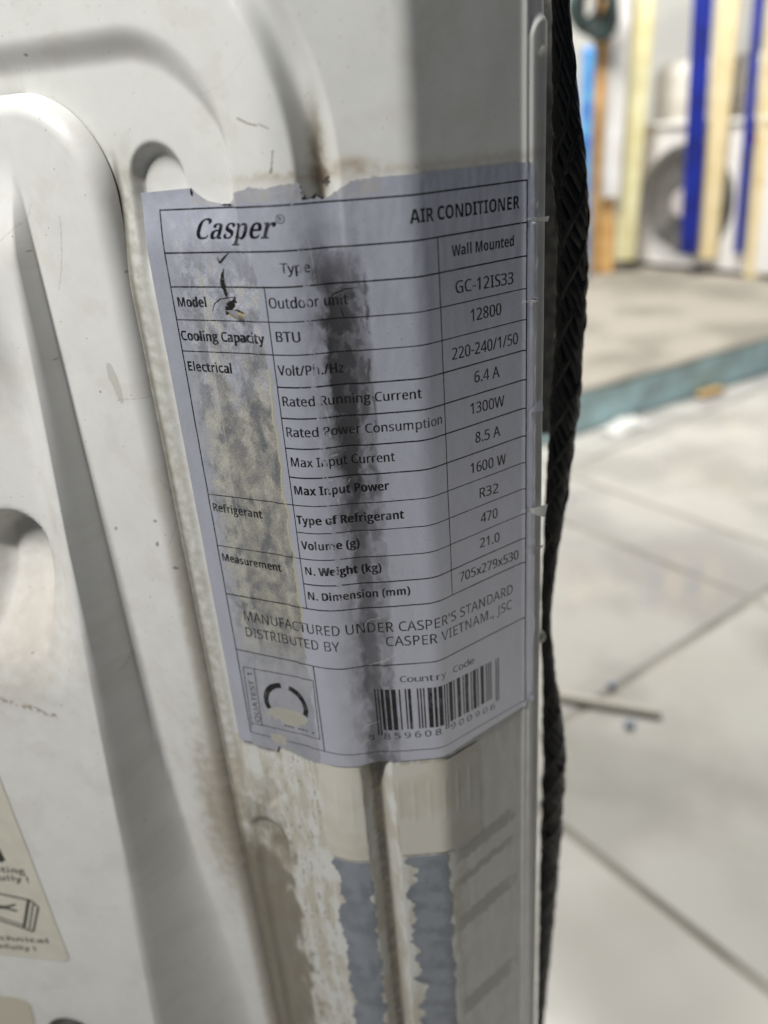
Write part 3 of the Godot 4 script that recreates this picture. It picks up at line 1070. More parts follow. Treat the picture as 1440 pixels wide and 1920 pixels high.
func build_panel(unit: Node3D) -> void:
	var tex := panel_texture()
	var m := StandardMaterial3D.new()
	m.albedo_texture = tex[0]
	m.roughness = 0.38
	m.texture_repeat = false
	# the panel's outline is rounded: rows follow the rounded corner
	var ys := steps([14.3, 0.15, 11.0, 0.6, -20.0, 1.5, -350.0, 20.0, -560.0])
	var nx := 170
	var pos := PackedVector3Array()
	var uv := PackedVector2Array()
	for y in ys:
		var ur := -64.95
		var dy := y - (14.4 - 25.0)
		if dy > 0.0:
			ur = -64.95 - 25.0 + sqrt(maxf(0.0, 625.0 - dy * dy))
		for i in nx:
			var f := float(i) / (nx - 1)
			var u := ur - pow(1.0 - f, 2.2) * (ur + 420.0)
			pos.append(at_uy(u, y, panel_d(u, y)))
			uv.append(Vector2((u - tex[1].x) / tex[1].z, (tex[1].y - y) / tex[1].w))
	var panel := part("front_panel", grid_mesh(pos, uv, nx, ys.size()), m, unit)
	# warning sticker on the boss
	var s := Sheet.new(-240.0, -196.0, -138.0, -296.0, 9.0)
	write(s, "Read the operating", "sans bold", -196.0, -247.7, -147.8, -247.7, 3.0)
	write(s, "manual carefully !", "sans bold", -196.0, -252.2, -147.2, -252.0, 3.0)
	write(s, "Read technical", "sans bold", -191.0, -286.9, -147.0, -284.6, 2.6)
	write(s, "carefully !", "sans bold", -178.0, -290.9, -153.5, -289.9, 2.6)
	# open manual with a spanner on it
	var bk := [Vector2(-200, -258.2), Vector2(-176, -260.6), Vector2(-166, -258.8), Vector2(-149.2, -261.4), Vector2(-146.6, -264.6), Vector2(-152.2, -278.8), Vector2(-156.2, -277.2), Vector2(-167.5, -273.6), Vector2(-178, -276.0), Vector2(-203, -273.0)]
	for i in bk.size() - 1:
		rule(s, bk[i], bk[i + 1], 0.9)
	rule(s, bk[9], bk[0], 0.9)
	rule(s, Vector2(-150.0, -261.6), Vector2(-155.6, -276.8), 1.3)
	rule(s, Vector2(-148.4, -263.2), Vector2(-153.6, -277.6), 0.7)
	rule(s, Vector2(-155.6, -275.6), Vector2(-167.5, -271.8), 0.7)
	rule(s, Vector2(-176, -260.6), Vector2(-178, -276.0), 0.8)
	rule(s, Vector2(-174, -267.4), Vector2(-160.5, -266.6), 1.8)
	rule(s, Vector2(-161.0, -266.6), Vector2(-156.2, -264.6), 1.1)
	rule(s, Vector2(-161.0, -267.0), Vector2(-156.4, -268.2), 1.1)
	rule(s, Vector2(-196, -226.0), Vector2(-157.0, -226.0), 1.0)
	rule(s, Vector2(-158, -226.0), Vector2(-155.6, -241.5), 2.6)
	rule(s, Vector2(-196, -241.5), Vector2(-155.4, -241.5), 1.6)
	var im := Image.create(s.w, s.h, false, Image.FORMAT_RGB8)
	for j in s.h:
		for i in s.w:
			var f := n_mid.get_noise_2d(i * 0.05, j * 0.05)
			var c := Color(0.79, 0.775, 0.72) * (1.0 + 0.03 * f)
			im.set_pixel(i, j, c.lerp(Color(0.10, 0.10, 0.10), 0.86 * s.ink[j * s.w + i] / 255.0))
	var wm := StandardMaterial3D.new()
	wm.albedo_texture = ImageTexture.create_from_image(im)
	wm.roughness = 0.42
	wm.texture_repeat = false
	var fr := Vector4(-240.0, -196.0, 102.0, 100.0)
	var right := func(y: float) -> float:
		var r := lerpf(-146.2, -140.0, (y + 196.0) / -98.3)
		var c := maxf(0.0, -(y + 291.3))
		return r - (3.0 - sqrt(maxf(0.0, 9.0 - c * c)))
	var st := part("warning_sticker", patch_mesh(func(_y: float) -> float: return -238.0, right, -197.0, -294.25, 60, 70, panel_d, 0.25, fr, true), wm, panel)
	st.set_meta("label", "beige sticker with a drawing of a manual and a spanner")
	var plain := flat_mat(Color(0.745, 0.715, 0.65), 0.45)
	var right2 := func(y: float) -> float:
		var c := maxf(0.0, y + 302.2)
		return -146.8 - (5.0 - sqrt(maxf(0.0, 25.0 - c * c))) + (y + 304.0) * 0.02
	var s2 := part("lower_sticker", patch_mesh(func(_y: float) -> float: return -240.0, right2, -297.2, -350.0, 40, 40, panel_d, 0.25, fr), plain, panel)
	s2.set_meta("label", "plain beige sticker with a rounded corner near the bottom")
	var kn := CylinderMesh.new()
	kn.top_radius = 0.0105
	kn.bottom_radius = 0.0125
	kn.height = 0.006
	kn.radial_segments = 40
	var knob := part("screw_plug", kn, flat_mat(Color(0.16, 0.155, 0.14), 0.6), panel)
	var c0 := at_uy(-132.0, -317.0, panel_d(-132.0, -317.0))
	var c1 := at_uy(-128.0, -317.0, panel_d(-128.0, -317.0))
	var c2 := at_uy(-132.0, -321.0, panel_d(-132.0, -321.0))
	var nn := (c2 - c0).cross(c1 - c0).normalized()
	var xx := (c1 - c0).normalized()
	knob.transform = Transform3D(Basis(xx, nn, xx.cross(nn)), c0)


func build_label(unit: Node3D) -> void:
	var s := label_print()
	var tx := label_image(s)
	var m := StandardMaterial3D.new()
	m.albedo_texture = tx[0]
	m.roughness_texture = tx[1]
	m.roughness = 1.0
	m.metallic = 0.5
	m.clearcoat_enabled = true
	m.clearcoat = 0.5
	m.clearcoat_roughness = 0.2
	m.texture_repeat = false
	var top := [[-57.2, -9.9], [-42.0, -9.4], [-41.0, -10.6], [-38.0, -12.4], [-35.0, -13.0], [-32.0, -13.3], [-29.8, -10.9], [-27.5, -10.4], [-25.0, -9.9], [-22.0, -10.3], [-15.6, -9.6], [-13.0, -9.5], [-12.2, -12.4], [-11.0, -12.8], [-9.6, -12.0], [-8.0, -13.2], [-6.4, -12.6], [-3.6, -11.2], [-1.5, -10.1], [3.6, -9.6], [20.0, -9.7], [47.6, -9.9], [50.0, -10.4], [56.0, -15.0]]
	var bot := [[-57.2, -179.2], [-53.0, -179.0], [-51.0, -179.9], [-43.0, -180.0], [-42.0, -177.6], [-39.5, -178.2], [-30.0, -180.6], [-16.0, -179.4], [-11.0, -178.9], [14.0, -178.5], [40.0, -177.2], [47.6, -177.0], [52.0, -175.0]]
	var rgt := [[9.9, 48.6], [12.5, 51.0], [16.0, 52.6], [21.5, 53.2], [23.0, 53.6], [24.0, 49.8], [26.0, 51.6], [33.0, 53.0], [42.4, 53.2], [43.6, 49.0], [46.0, 49.2], [55.0, 51.0], [66.0, 51.8], [73.4, 52.4], [74.4, 48.8], [80.0, 50.8], [90.0, 51.4], [103.0, 51.6], [105.4, 48.8], [108.0, 50.6], [118.0, 51.6], [120.0, 49.4], [123.0, 51.4], [134.0, 52.2], [150.0, 52.6], [165.0, 51.6], [171.0, 50.0], [175.0, 48.2], [179.0, 47.2]]
	var us := steps([-57.2, 0.5, 47.0])
	var n0 := us.size()
	var nx := n0 + 8
	var ny := 230
	var pos := PackedVector3Array()
	var uv := PackedVector2Array()
	for j in ny:
		for i in nx:
			var u := us[mini(i, n0 - 1)]
			var f := float(j) / (ny - 1)
			var rag := 0.45 * n_fine.get_noise_2d(u * 0.8, 11.0) * (1.0 - ss(4.0, 8.0, u)) * ss(-44.0, -41.0, u)
			var y := lerpf(pick(top, u) + rag, pick(bot, u) + 0.25 * n_fine.get_noise_2d(u * 0.8, 30.0), f)
			if i >= n0:
				u = lerpf(47.0, pick(rgt, -y), (i - n0 + 1) / 8.0)
				y = lerpf(pick(top, u), pick(bot, u), f)
			pos.append(at_uy(u, y, label_d(u, y)))
			uv.append(Vector2((u + 58.0) * s.px / s.w, (-8.0 - y) * s.px / s.h))
	var lab := part("rating_label", grid_mesh(pos, uv, nx, ny), m, unit)
	lab.set_meta("label", "torn silver rating label with a printed table and a barcode")
	# curled flakes along the torn right edge, and by the tear at the left
	var fm := flat_mat(Color(0.86, 0.86, 0.85), 0.3)
	var fs := flat_mat(Color(0.62, 0.62, 0.66), 0.3, 0.3)
	for q in [[47.4, -104.2, 5.0, 4.6, 1.9, fm], [48.0, -74.2, 3.6, -4.0, 0.8, fs], [47.6, -23.2, 5.2, 1.4, 1.0, fm], [46.2, -43.6, 3.4, 0.6, 0.7, fm], [48.0, -117.6, 4.2, 1.2, 0.9, fs], [47.6, -174.0, 1.6, -2.4, 0.9, fs], [-36.2, -37.6, 4.0, 2.2, 1.3, fs]]:
		flake(q, lab)


func flake(q: Array, lab: Node3D) -> void:
	# a small bent triangle of film, fixed at its left corner
	var st := SurfaceTool.new()
	st.begin(Mesh.PRIMITIVE_TRIANGLES)
	st.set_smooth_group(0)
	var n := 6
	for i in n:
		var f0 := float(i) / n
		var f1 := float(i + 1) / n
		var p := []
		for f in [f0, f1]:
			var u: float = q[0] + q[2] * f
			var bend: float = q[4] * f * f + 0.6
			for e in [0.12, -0.88]:
				var yy: float = q[1] + q[3] * e * (0.12 + f * 0.88)
				p.append(at_uy(u, yy, label_d(minf(u, 50.0), yy) + bend * (1.0 if e > 0 else 0.75)))
		quad(st, p[0], p[2], p[3], p[1])
	mesh_of("torn_flake", st, q[5], lab)


func build_remnants(unit: Node3D) -> void:
	# an older paper label in two strips below, and bluish film left where it tore away
	var paper := worn_mat(Color(0.805, 0.79, 0.75), Color(0.77, 0.75, 0.695), 0.55, 14.0, 5)
	var fr := Vector4(-60, -170, 120, 200)
	var wob := func(y: float, sd: float, amp: float) -> float:
		return amp * (2.6 * n_fbm.get_noise_2d(sd * 9.0, y * 1.1) + 0.3 * n_fine.get_noise_2d(sd, y * 0.7))
	var d1 := func(u: float, y: float) -> float:
		var ph := 0.12 * gauss(fmod(absf(u) * 1.0, 5.0) - 2.5, 0.5) * ss(186.0, 190.0, -y) * (1.0 - ss(202.0, 206.0, -y))
		return shell_d(u, y) + ph
	var p1 := part("paper_strip", patch_mesh(func(y: float) -> float: return -28.6 + wob.call(y, 2.0, 0.5), func(y: float) -> float: return -13.8 + wob.call(y, 9.0, 0.3), -180.2, -220.6, 34, 60, d1, 0.3, fr), paper, unit)
	p1.set_meta("label", "blank cream paper strip left of the groove")
	var p2 := part("paper_strip", patch_mesh(func(y: float) -> float: return -3.4 + wob.call(y, 22.0, 0.4), func(y: float) -> float: return 26.6 + wob.call(y, 31.0, 0.1), -180.4, -219.4, 60, 60, d1, 0.3, fr), paper, unit)
	p2.set_meta("label", "blank cream paper strip that bends round the corner")
	var film := worn_mat(Color(0.535, 0.555, 0.585), Color(0.46, 0.48, 0.51), 0.4, 25.0, 8)
	var f1 := part("silver_film", patch_mesh(func(y: float) -> float: return -26.6 + wob.call(y, 51.0, 1.5) + 2.0 * n_big.get_noise_2d(12.0, y * 0.9), func(y: float) -> float: return -14.6 + wob.call(y, 58.0, 1.2), -221.6, -420.0, 30, 260, shell_d, 0.22, fr), film, unit)
	f1.set_meta("label", "ragged blue grey film left of the groove")
	var f2 := part("silver_film", patch_mesh(func(y: float) -> float: return -0.6 + wob.call(y, 71.0, 1.8) + 3.0 * n_big.get_noise_2d(44.0, y * 1.1), func(y: float) -> float: return 12.6 + wob.call(y, 78.0, 0.7), -220.6, -420.0, 30, 260, shell_d, 0.22, fr), film, unit)
	f2.set_meta("label", "ragged blue grey film right of the groove")


# ------------------------------------------------------------------ rope
func build_rope() -> void:
	var el := [12.5, 6.0, 1.8, -2.7, -7.5, -12.6, -19.7, -25.2, -32.6, -36.9, -41.4, -44.7, -49.5, -54.0, -57.4, -62.0, -66.5]
	var edge := [13.0, 13.6, 14.2, 14.8, 15.2, 15.2, 14.9, 14.15, 13.2, 13.75, 14.75, 14.75, 14.4, 13.85, 13.3, 13.0, 13.2]
	var az := []
	var hw := []
	for v in edge:
		hw.append(clampf((v - 12.5) / 2.0, 0.42, 1.1))
		az.append(v - 0.12 - hw[-1])
	var rng := 0.272
	var cv := Curve3D.new()
	cv.bake_interval = 0.002
	var rad := []
	cv.add_point(Vector3(-0.16, EYE + 0.0765, -0.262))
	cv.add_point(Vector3(0.02, EYE + 0.077, -0.266), Vector3(-0.02, 0, 0), Vector3(0.02, 0, 0))
	for i in el.size():
		var p := polar(az[i], rng, EYE + rng * tan(deg_to_rad(el[i])))
		cv.add_point(p)
	for i in range(3, cv.point_count - 1):
		var tg := (cv.get_point_position(i + 1) - cv.get_point_position(i - 1)) / 6.0
		cv.set_point_in(i, -tg)
		cv.set_point_out(i, tg)
	cv.add_point(Vector3(0.085, 0.0075, -0.30), Vector3(-0.01, 0.01, 0.01), Vector3(0.03, 0, -0.03))
	cv.add_point(Vector3(0.06, 0.0075, -0.42))
	var rope := thing("black_rope", "black braided nylon rope hanging down beside the edge of the cream unit", "rope")
	var m := worn_mat(Color(0.075, 0.075, 0.08), Color(0.035, 0.035, 0.038), 0.34, 60.0, 21)
	var total := cv.get_baked_length()
	var n := int(total / 0.0014)
	var spine := []
	for i in n + 1:
		var d := total * i / n
		var p := cv.sample_baked(d, true)
		var t := (cv.sample_baked(minf(d + 0.002, total), true) - cv.sample_baked(maxf(d - 0.002, 0.0), true)).normalized()
		var e := rad_to_deg(atan2(p.y - EYE, rng))
		var r := 0.0034
		for q in el.size() - 1:
			if e <= el[q] and e >= el[q + 1]:
				r = rng * tan(deg_to_rad(lerpf(hw[q], hw[q + 1], (el[q] - e) / (el[q] - el[q + 1]))))
		r *= 0.90 + 0.10 * n_mid.get_noise_2d(d * 260.0, 3.0)
		var x := t.cross(Vector3(0.2, 0.1, 1).normalized()).normalized()
		spine.append([p, x, x.cross(t), r, d])
	tube("core", spine, 0.80, 0.0, 0.0, 0.0, 12, flat_mat(Color(0.05, 0.05, 0.055), 0.7), rope)
	for k in 9:
		tube("strand", spine, 0.33, 0.74, k * TAU / 9.0, 0.052, 7, m, rope)
	for k in 4:
		tube("strand", spine, 0.20, 0.90, k * TAU / 4.0 + 0.4, -0.061, 6, m, rope)


func tube(called: String, spine: Array, thick: float, out: float, phase: float, pitch: float, sides: int, m: Material, parent: Node3D) -> void:
	# one strand wound round the spine, or the core itself when it does not wind
	var n := spine.size()
	var centre := PackedVector3Array()
	var rad := PackedFloat32Array()
	for i in n:
		var q: Array = spine[i]
		var a := phase
		if pitch != 0.0:
			a += q[4] / pitch * TAU + 0.5 * n_big.get_noise_2d(q[4] * 300.0, phase * 5.0)
		var o: float = q[3] * out * (1.0 + 0.16 * n_mid.get_noise_2d(q[4] * 240.0, phase * 9.0 + 40.0))
		centre.append(q[0] + (q[1] * cos(a) + q[2] * sin(a)) * o)
		rad.append(q[3] * thick * (1.0 + 0.18 * n_mid.get_noise_2d(q[4] * 500.0, phase * 7.0)))
	var pos := PackedVector3Array()
	var uv := PackedVector2Array()
	for i in n:
		var t2 := (centre[mini(i + 1, n - 1)] - centre[maxi(i - 1, 0)]).normalized()
		var x2 := t2.cross(Vector3(0.3, 0.2, 1).normalized()).normalized()
		var y2 := x2.cross(t2)
		for s in sides + 1:
			var b := TAU * s / sides
			pos.append(centre[i] + (x2 * cos(b) + y2 * sin(b)) * rad[i])
			uv.append(Vector2(float(s) / sides, i * 0.1))
	part(called, grid_mesh(pos, uv, sides + 1, n), m, parent)


# ------------------------------------------------------------------ setting
func build_setting() -> void:
	var a := Vector2(0.567, 0.824)
	var b := Vector2(0.824, -0.567)
	var floor_node := Node3D.new()
	floor_node.name = "floor"
	floor_node.set_meta("kind", "structure")
	add_child(floor_node)
	var st := SurfaceTool.new()
	st.begin(Mesh.PRIMITIVE_TRIANGLES)
	st.set_smooth_group(-1)
	quad(st, Vector3(-12, -0.0022, -12), Vector3(12, -0.0022, -12), Vector3(12, -0.0022, 12), Vector3(-12, -0.0022, 12))
	mesh_of("grout", st, worn_mat(Color(0.66, 0.64, 0.60), Color(0.56, 0.54, 0.50), 0.9, 2.0, 3), floor_node)
	var smudge := NoiseTexture2D.new()
	smudge.width = 256
	smudge.height = 256
	smudge.seamless = true
	var sn := FastNoiseLite.new()
	sn.seed = 91
	sn.frequency = 0.014
	sn.fractal_octaves = 5
	smudge.noise = sn
	var mats := []
	for k in 4:
		var m := worn_mat(Color(0.79 - 0.01 * k, 0.775 - 0.01 * k, 0.74 - 0.008 * k), Color(0.70 - 0.01 * k, 0.685 - 0.01 * k, 0.645), 0.34, 0.75 + 0.09 * k, 40 + k)
		m.roughness_texture = smudge
		m.roughness = 0.75
		mats.append(m)
	# joints across (along a) and along (along b)
	var ja := []
	for k in range(-6, 5):
		ja.append(-0.5385 + 0.543 * k)
	var jb := [-1.141, -0.598, -0.055, 0.488, 1.031, 1.201, 1.744, 2.287, 2.83, 3.373]
	var gap := 0.009
	var cache := {}
	var rs := RandomNumberGenerator.new()
	rs.seed = 5
	for i in ja.size() - 1:
		for j in jb.size() - 1:
			var sa: float = ja[i + 1] - ja[i] - gap
			var sb: float = jb[j + 1] - jb[j] - gap
			var key := "%.3f" % sb
			if not cache.has(key):
				cache[key] = box_mesh(Vector3(sb, 0.012, sa), 0.0022)
			var c: Vector2 = a * (ja[i] + ja[i + 1]) * 0.5 + b * (jb[j] + jb[j + 1]) * 0.5
			var o := part("tile", cache[key], mats[rs.randi() % 4], floor_node)
			o.transform = Transform3D(Basis(Vector3(b.x, 0, b.y), Vector3.UP, Vector3(a.x, 0, a.y)), Vector3(c.x, -0.006, c.y))

	# raised concrete slab with a painted face
	var slab := Node3D.new()
	slab.name = "raised_slab"
	slab.set_meta("kind", "structure")
	add_child(slab)
	var d := Vector3(0.868, 0, -0.496)
	var back := Vector3(-0.496, 0, -0.868)
	var o0 := Vector3(0.748, 0, -1.95) - d * 1.7
	var top := SurfaceTool.new()
	top.begin(Mesh.PRIMITIVE_TRIANGLES)
	add_box(top, o0 + d * 2.6 + back * 1.7 + Vector3(0, 0.0525, 0), Vector3(5.2, 0.105, 3.4), d, Vector3.UP, -back, 0.006)
	mesh_of("slab_body", top, worn_mat(Color(0.66, 0.635, 0.585), Color(0.55, 0.53, 0.49), 0.65, 0.8, 17), slab)
	var n := 90
	var pos := PackedVector3Array()
	var uv := PackedVector2Array()
	for j in 2:
		for i in n:
			var f := 5.18 * i / (n - 1)
			var drop := 0.006 + 0.012 * maxf(0.0, n_mid.get_noise_2d(i * 2.3, 4.0))
			pos.append(o0 + d * f - back * 0.0025 + Vector3(0, 0.101 - drop if j == 0 else 0.002, 0))
			uv.append(Vector2(f, j))
	part("painted_riser", grid_mesh(pos, uv, n, 2), worn_mat(Color(0.74, 0.87, 0.89), Color(0.64, 0.73, 0.74), 0.6, 2.4, 19), slab)

	var wall := SurfaceTool.new()
	wall.begin(Mesh.PRIMITIVE_TRIANGLES)
	add_box(wall, Vector3(1.6, 1.5, -4.75), Vector3(7.0, 3.0, 0.15))
	tag(mesh_of("back_wall", wall, worn_mat(Color(0.93, 0.925, 0.90), Color(0.89, 0.885, 0.86), 0.7, 0.6, 23), self), "pale plastered wall behind the slatted rack", "wall")


func build_background() -> void:
	build_far_unit()
	build_rack()
	# light blue pipe behind the rope
	var pr := CapsuleMesh.new()
	pr.radius = 0.024
	pr.height = 0.78
	pr.radial_segments = 24
	var p := part("blue_pipe", pr, worn_mat(Color(0.42, 0.68, 0.86), Color(0.28, 0.50, 0.80), 0.35, 3.0, 31), self)
	tag(p, "light blue plastic pipe standing on end left of the orange post", "pipe")
	p.position = polar(14.65, 3.25, 0.105 + 0.39)
	# dark bundle of cloth and hose on a hook at the top
	var st := SurfaceTool.new()
	st.begin(Mesh.PRIMITIVE_TRIANGLES)
	var c := polar(14.4, 3.3, 1.02)
	var t := TorusMesh.new()
	t.inner_radius = 0.045
	t.outer_radius = 0.07
	t.rings = 32
	for k in 4:
		st.append_from(t, 0, Transform3D(Basis.from_euler(Vector3(PI / 2 + 0.2 * k, 0.5 - 0.2 * k, 0.3 * k)).scaled(Vector3.ONE * (1.0 + 0.12 * k)), c + Vector3(0.01 * k, -0.012 * k, 0.01 * k)))
	# the peg it hangs from, driven into the post
	add_box(st, c + Vector3(0.05, 0.075, 0.0), Vector3(0.16, 0.02, 0.02))
	tag(mesh_of("hose_coil", st, worn_mat(Color(0.30, 0.37, 0.36), Color(0.15, 0.17, 0.17), 0.5, 4.0, 33), self), "dark coil of thin hose hanging at the top of the orange post", "hose")


func build_far_unit() -> void:
	var A := Vector3(1.05, 0.105, -3.42)
	var d := Vector3(0.55, 0, 0.835)
	var out := Vector3(-0.835, 0, 0.55)
	var u := thing("far_air_conditioner", "grey white air conditioner outdoor unit with a round fan grille on the raised slab", "air conditioner", A)
	u.transform = Transform3D(Basis(d, Vector3.UP, out), A)
	var casing := worn_mat(Color(0.93, 0.92, 0.91), Color(0.90, 0.89, 0.88), 0.5, 1.0, 61)
	var W := 0.76
	var H := 0.505
	var cx := 0.285
	var cy := 0.245
	var R := 0.205
	# front plate with a round hole
	var st := SurfaceTool.new()
	st.begin(Mesh.PRIMITIVE_TRIANGLES)
	st.set_smooth_group(-1)
	var n := 64
	for i in n:
		var p := []
		for f in [i, i + 1]:
			var ang: float = TAU * f / n
			var v := Vector2(cos(ang), sin(ang))
			var tx := 1e9 if absf(v.x) < 1e-6 else ((W - cx) / v.x if v.x > 0 else -cx / v.x)
			var ty := 1e9 if absf(v.y) < 1e-6 else ((H - cy) / v.y if v.y > 0 else -(cy - 0.02) / v.y)
			var e := v * minf(tx, ty)
			p.append(Vector3(cx + v.x * R, cy + v.y * R, 0.0))
			p.append(Vector3(cx + e.x, cy + e.y, 0.0))
			p.append(Vector3(cx + v.x * R * 0.97, cy + v.y * R * 0.97, -0.06))
		quad(st, p[1], p[0], p[3], p[4])
		quad(st, p[0], p[2], p[5], p[3])
	# sides, top, back
	quad(st, Vector3(0, H, -0.28), Vector3(0, H, 0), Vector3(0, 0.02, 0), Vector3(0, 0.02, -0.28))
	quad(st, Vector3(W, H, 0), Vector3(W, H, -0.28), Vector3(W, 0.02, -0.28), Vector3(W, 0.02, 0))
	quad(st, Vector3(W, H, -0.28), Vector3(0, H, -0.28), Vector3(0, 0.02, -0.28), Vector3(W, 0.02, -0.28))
	mesh_of("casing", st, casing, u)
	st = SurfaceTool.new()
	st.begin(Mesh.PRIMITIVE_TRIANGLES)
	add_box(st, Vector3(W / 2, H + 0.008, -0.135), Vector3(W + 0.012, 0.016, 0.3), Vector3.RIGHT, Vector3.UP, Vector3.BACK, 0.005)
	mesh_of("lid", st, casing, u)
	st = SurfaceTool.new()
	st.begin(Mesh.PRIMITIVE_TRIANGLES)
	add_box(st, Vector3(W / 2, 0.0105, -0.14), Vector3(W - 0.03, 0.02, 0.24))
	mesh_of("base", st, flat_mat(Color(0.2, 0.2, 0.2), 0.8), u)
	var dark := flat_mat(Color(0.22, 0.215, 0.21), 0.7)
	var disc := CylinderMesh.new()
	disc.top_radius = R
	disc.bottom_radius = R
	disc.height = 0.004
	disc.radial_segments = 48
	var b := part("fan_cavity", disc, dark, u)
	b.position = Vector3(cx, cy, -0.065)
	b.rotation.x = PI / 2
	st = SurfaceTool.new()
	st.begin(Mesh.PRIMITIVE_TRIANGLES)
	for k in 12:
		var t := TorusMesh.new()
		var r := 0.05 + 0.0135 * k
		t.inner_radius = r - 0.0016
		t.outer_radius = r + 0.0016
		t.rings = 48
		t.ring_segments = 6
		st.append_from(t, 0, Transform3D(Basis.from_euler(Vector3(PI / 2, 0, 0)), Vector3(cx, cy, 0.006)))
	for k in 16:
		var v := Vector3(cos(TAU * k / 16), sin(TAU * k / 16), 0)
		add_box(st, Vector3(cx, cy, 0.006) + v * (0.045 + R) * 0.5, Vector3(R - 0.045, 0.003, 0.003), v, Vector3(-v.y, v.x, 0), Vector3.BACK)
	mesh_of("fan_grille", st, flat_mat(Color(0.66, 0.65, 0.63), 0.5), u)
	var hub := CylinderMesh.new()
	hub.top_radius = 0.046
	hub.bottom_radius = 0.05
	hub.height = 0.012
	hub.radial_segments = 36
	var hb := part("grille_hub", hub, flat_mat(Color(0.80, 0.77, 0.76), 0.4), u)
	hb.position = Vector3(cx, cy, 0.01)
	hb.rotation.x = PI / 2
	for k in 3:
		var st2 := SurfaceTool.new()
		st2.begin(Mesh.PRIMITIVE_TRIANGLES)
		var pp := []
		for i in 7:
			var ang: float = TAU * k / 3.0 + 0.3 * i
			for r in [0.05, 0.185]:
				pp.append(Vector3(cx + cos(ang) * r, cy + sin(ang) * r, -0.055 + 0.006 * i))
		for i in 6:
			quad(st2, pp[2 * i], pp[2 * i + 1], pp[2 * i + 3], pp[2 * i + 2])
		mesh_of("fan_blade", st2, flat_mat(Color(0.40, 0.39, 0.38), 0.5), u)
	var bd := part("red_badge", box_mesh(Vector3(0.05, 0.022, 0.004), 0.0015), flat_mat(Color(0.70, 0.20, 0.24), 0.4), u)
	bd.position = Vector3(0.53, 0.455, 0.003)

	# a white indoor unit lying on its lid
	var cap := PackedVector2Array()
	for i in 13:
		var ang := PI - PI / 2 * i / 12.0
		cap.append(Vector2(-0.02 + 0.06 * cos(ang) - 0.0, 0.14 + 0.06 * sin(ang)))
	var poly := PackedVector2Array([Vector2(-0.08, 0.0)])
	poly.append_array(cap)
	poly.append(Vector2(0.16, 0.2))
	poly.append(Vector2(0.18, 0.0))
	var e2 := thing("indoor_unit", "white rounded indoor unit lying on top of the far outdoor unit", "air conditioner", A + Vector3(0, H + 0.0165, 0) + d * 0.05 - out * 0.17)
	e2.transform.basis = Basis(d, Vector3.UP, out)
	var sh := SurfaceTool.new()
	sh.begin(Mesh.PRIMITIVE_TRIANGLES)
	sh.set_smooth_group(-1)
	var q := []
	for v in poly:
		q.append([Vector3(0, v.y, -v.x), Vector3(0.70, v.y, -v.x)])
	for i in q.size():
		var j := (i + 1) % q.size()
		quad(sh, q[j][0], q[j][1], q[i][1], q[i][0])
	for side in 2:
		for i in range(1, q.size() - 1):
			var tri := [q[0][side], q[i][side], q[i + 1][side]]
			if side == 0:
				tri = [tri[0], tri[2], tri[1]]
			for v in tri:
				sh.add_vertex(v)
	mesh_of("cover", sh, worn_mat(Color(0.88, 0.87, 0.83), Color(0.82, 0.80, 0.76), 0.4, 0.8, 63), e2)
	var fl := part("outlet_flap", box_mesh(Vector3(0.62, 0.05, 0.006), 0.002), flat_mat(Color(0.78, 0.76, 0.72), 0.4), e2)
	fl.position = Vector3(0.35, 0.045, 0.084)


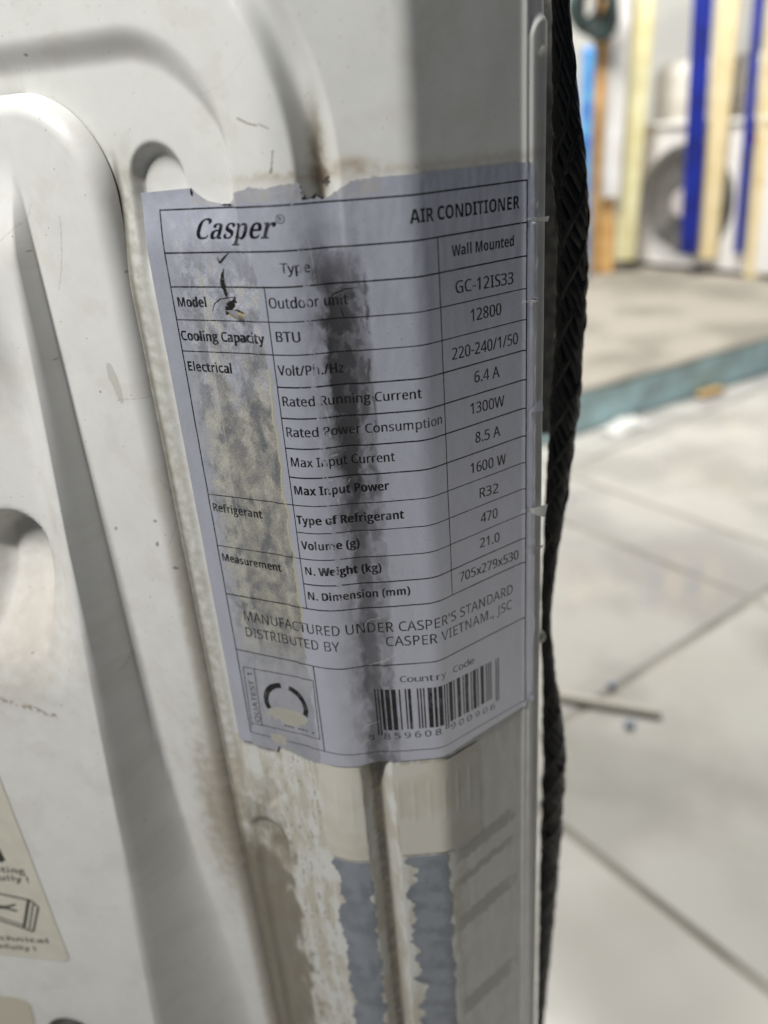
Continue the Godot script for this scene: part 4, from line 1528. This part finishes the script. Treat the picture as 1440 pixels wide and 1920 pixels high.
func build_rack() -> void:
	var rack := thing("slatted_rack", "slatted rack of orange, white, blue and yellow painted boards before the far unit", "rack")
	var orange := worn_mat(Color(0.90, 0.72, 0.47), Color(0.82, 0.62, 0.36), 0.6, 3.0, 71)
	var white := worn_mat(Color(0.88, 0.87, 0.86), Color(0.82, 0.81, 0.79), 0.5, 2.0, 72)
	var pale := worn_mat(Color(0.86, 0.84, 0.68), Color(0.81, 0.77, 0.58), 0.6, 3.0, 73)
	var blue := worn_mat(Color(0.02, 0.13, 0.55), Color(0.015, 0.09, 0.44), 0.45, 3.0, 74)
	var yel := worn_mat(Color(0.90, 0.83, 0.66), Color(0.85, 0.76, 0.55), 0.6, 3.0, 75)
	# azimuths at the bottom (left, right) and at eye height, range, bottom height, material, depth
	var list := [
		["post", 15.35, 16.65, 15.0, 16.2, 3.42, 0.106, orange, 0.07],
		["slat", 15.72, 16.85, 15.78, 17.05, 3.36, 0.385, white, 0.02],
		["slat", 16.70, 17.95, 17.05, 18.3, 3.40, 0.150, pale, 0.02],
		["slat", 20.76, 21.82, 20.15, 21.65, 3.26, 0.19, blue, 0.02],
		["slat", 21.86, 22.95, 21.70, 22.9, 3.29, 0.165, yel, 0.02],
		["slat", 23.95, 24.48, 23.55, 24.14, 3.24, 0.19, blue, 0.02],
		["post", 24.75, 25.85, 24.3, 25.5, 3.26, 0.106, yel, 0.06],
	]
	for q in list:
		var top := 1.62
		var p0 := polar((q[1] + q[2]) / 2, q[5], q[6])
		var pm := polar((q[3] + q[4]) / 2, q[5], EYE + 0.3)
		var dir := (pm - p0).normalized()
		var len: float = (top - q[6]) / dir.y
		var w: float = q[5] * deg_to_rad(q[2] - q[1]) * 1.04
		var face := Vector3(-0.36, 0, 0.933)
		var x := dir.cross(face).normalized()
		var st := SurfaceTool.new()
		st.begin(Mesh.PRIMITIVE_TRIANGLES)
		add_box(st, p0 + dir * len / 2, Vector3(w, len, q[8]), x, dir, x.cross(dir), 0.003)
		mesh_of(q[0], st, q[7], rack)
	var a := polar(15.3, 3.42, 1.64)
	var b := polar(25.6, 3.26, 1.64)
	var st2 := SurfaceTool.new()
	st2.begin(Mesh.PRIMITIVE_TRIANGLES)
	var dd := (b - a).normalized()
	add_box(st2, (a + b) / 2, Vector3((b - a).length() + 0.16, 0.09, 0.08), dd, Vector3.UP, dd.cross(Vector3.UP), 0.004)
	mesh_of("top_rail", st2, yel, rack)


func build_floor_litter() -> void:
	var st := SurfaceTool.new()
	st.begin(Mesh.PRIMITIVE_TRIANGLES)
	var a := Vector3(0.195, 0.006, -0.838)
	var b := Vector3(0.321, 0.006, -0.785)
	var d := (b - a).normalized()
	add_box(st, (a + b) / 2, Vector3((b - a).length(), 0.009, 0.011), d, Vector3.UP, d.cross(Vector3.UP), 0.002)
	tag(mesh_of("wooden_stick", st, flat_mat(Color(0.80, 0.78, 0.73), 0.8), self), "thin grey wooden stick lying on the floor tiles near the rope", "stick")
	for q in [[0.279, -0.85, 0.006, "blue grey bead on the floor behind the wooden stick"], [0.278, -0.772, 0.0065, "blue grey bead on the floor before the wooden stick"]]:
		var s := SphereMesh.new()
		s.radius = q[2]
		s.height = q[2] * 1.5
		s.radial_segments = 16
		s.rings = 8
		var o := part("bead", s, flat_mat(Color(0.60, 0.65, 0.72), 0.4), self)
		o.position = Vector3(q[0], q[2] * 0.74, q[1])
		tag(o, q[3], "bead", "beads dropped on the floor")
	# crumpled white wrapper at the foot of the slab
	var pos := PackedVector3Array()
	var uv := PackedVector2Array()
	for j in 12:
		for i in 16:
			var f := i / 15.0 - 0.5
			var g := j / 11.0 - 0.5
			var h := 0.022 * maxf(0.0, 1.0 - 3.2 * (f * f + g * g)) * (0.8 + 1.2 * n_mid.get_noise_2d(i * 3.0, j * 3.0)) + 0.003
			pos.append(Vector3(0.585, 0, -1.80) + Vector3(0.868, 0, -0.496) * f * 0.12 + Vector3(0.496, 0, 0.868) * g * 0.055 + Vector3(0, h, 0))
			uv.append(Vector2(f, g))
	tag(part("wrapper", grid_mesh(pos, uv, 16, 12), flat_mat(Color(0.9, 0.9, 0.88), 0.5), self), "crumpled white wrapper at the foot of the blue green slab edge", "wrapper")
	var sc := SurfaceTool.new()
	sc.begin(Mesh.PRIMITIVE_TRIANGLES)
	add_box(sc, Vector3(0.86, 0.009, -1.985), Vector3(0.085, 0.016, 0.03), Vector3(0.868, 0, -0.496), Vector3.UP, Vector3(0.496, 0, 0.868), 0.005)
	tag(mesh_of("wood_scrap", sc, flat_mat(Color(0.72, 0.60, 0.40), 0.7), self), "small tan scrap of wood lying against the blue green slab edge", "scrap")
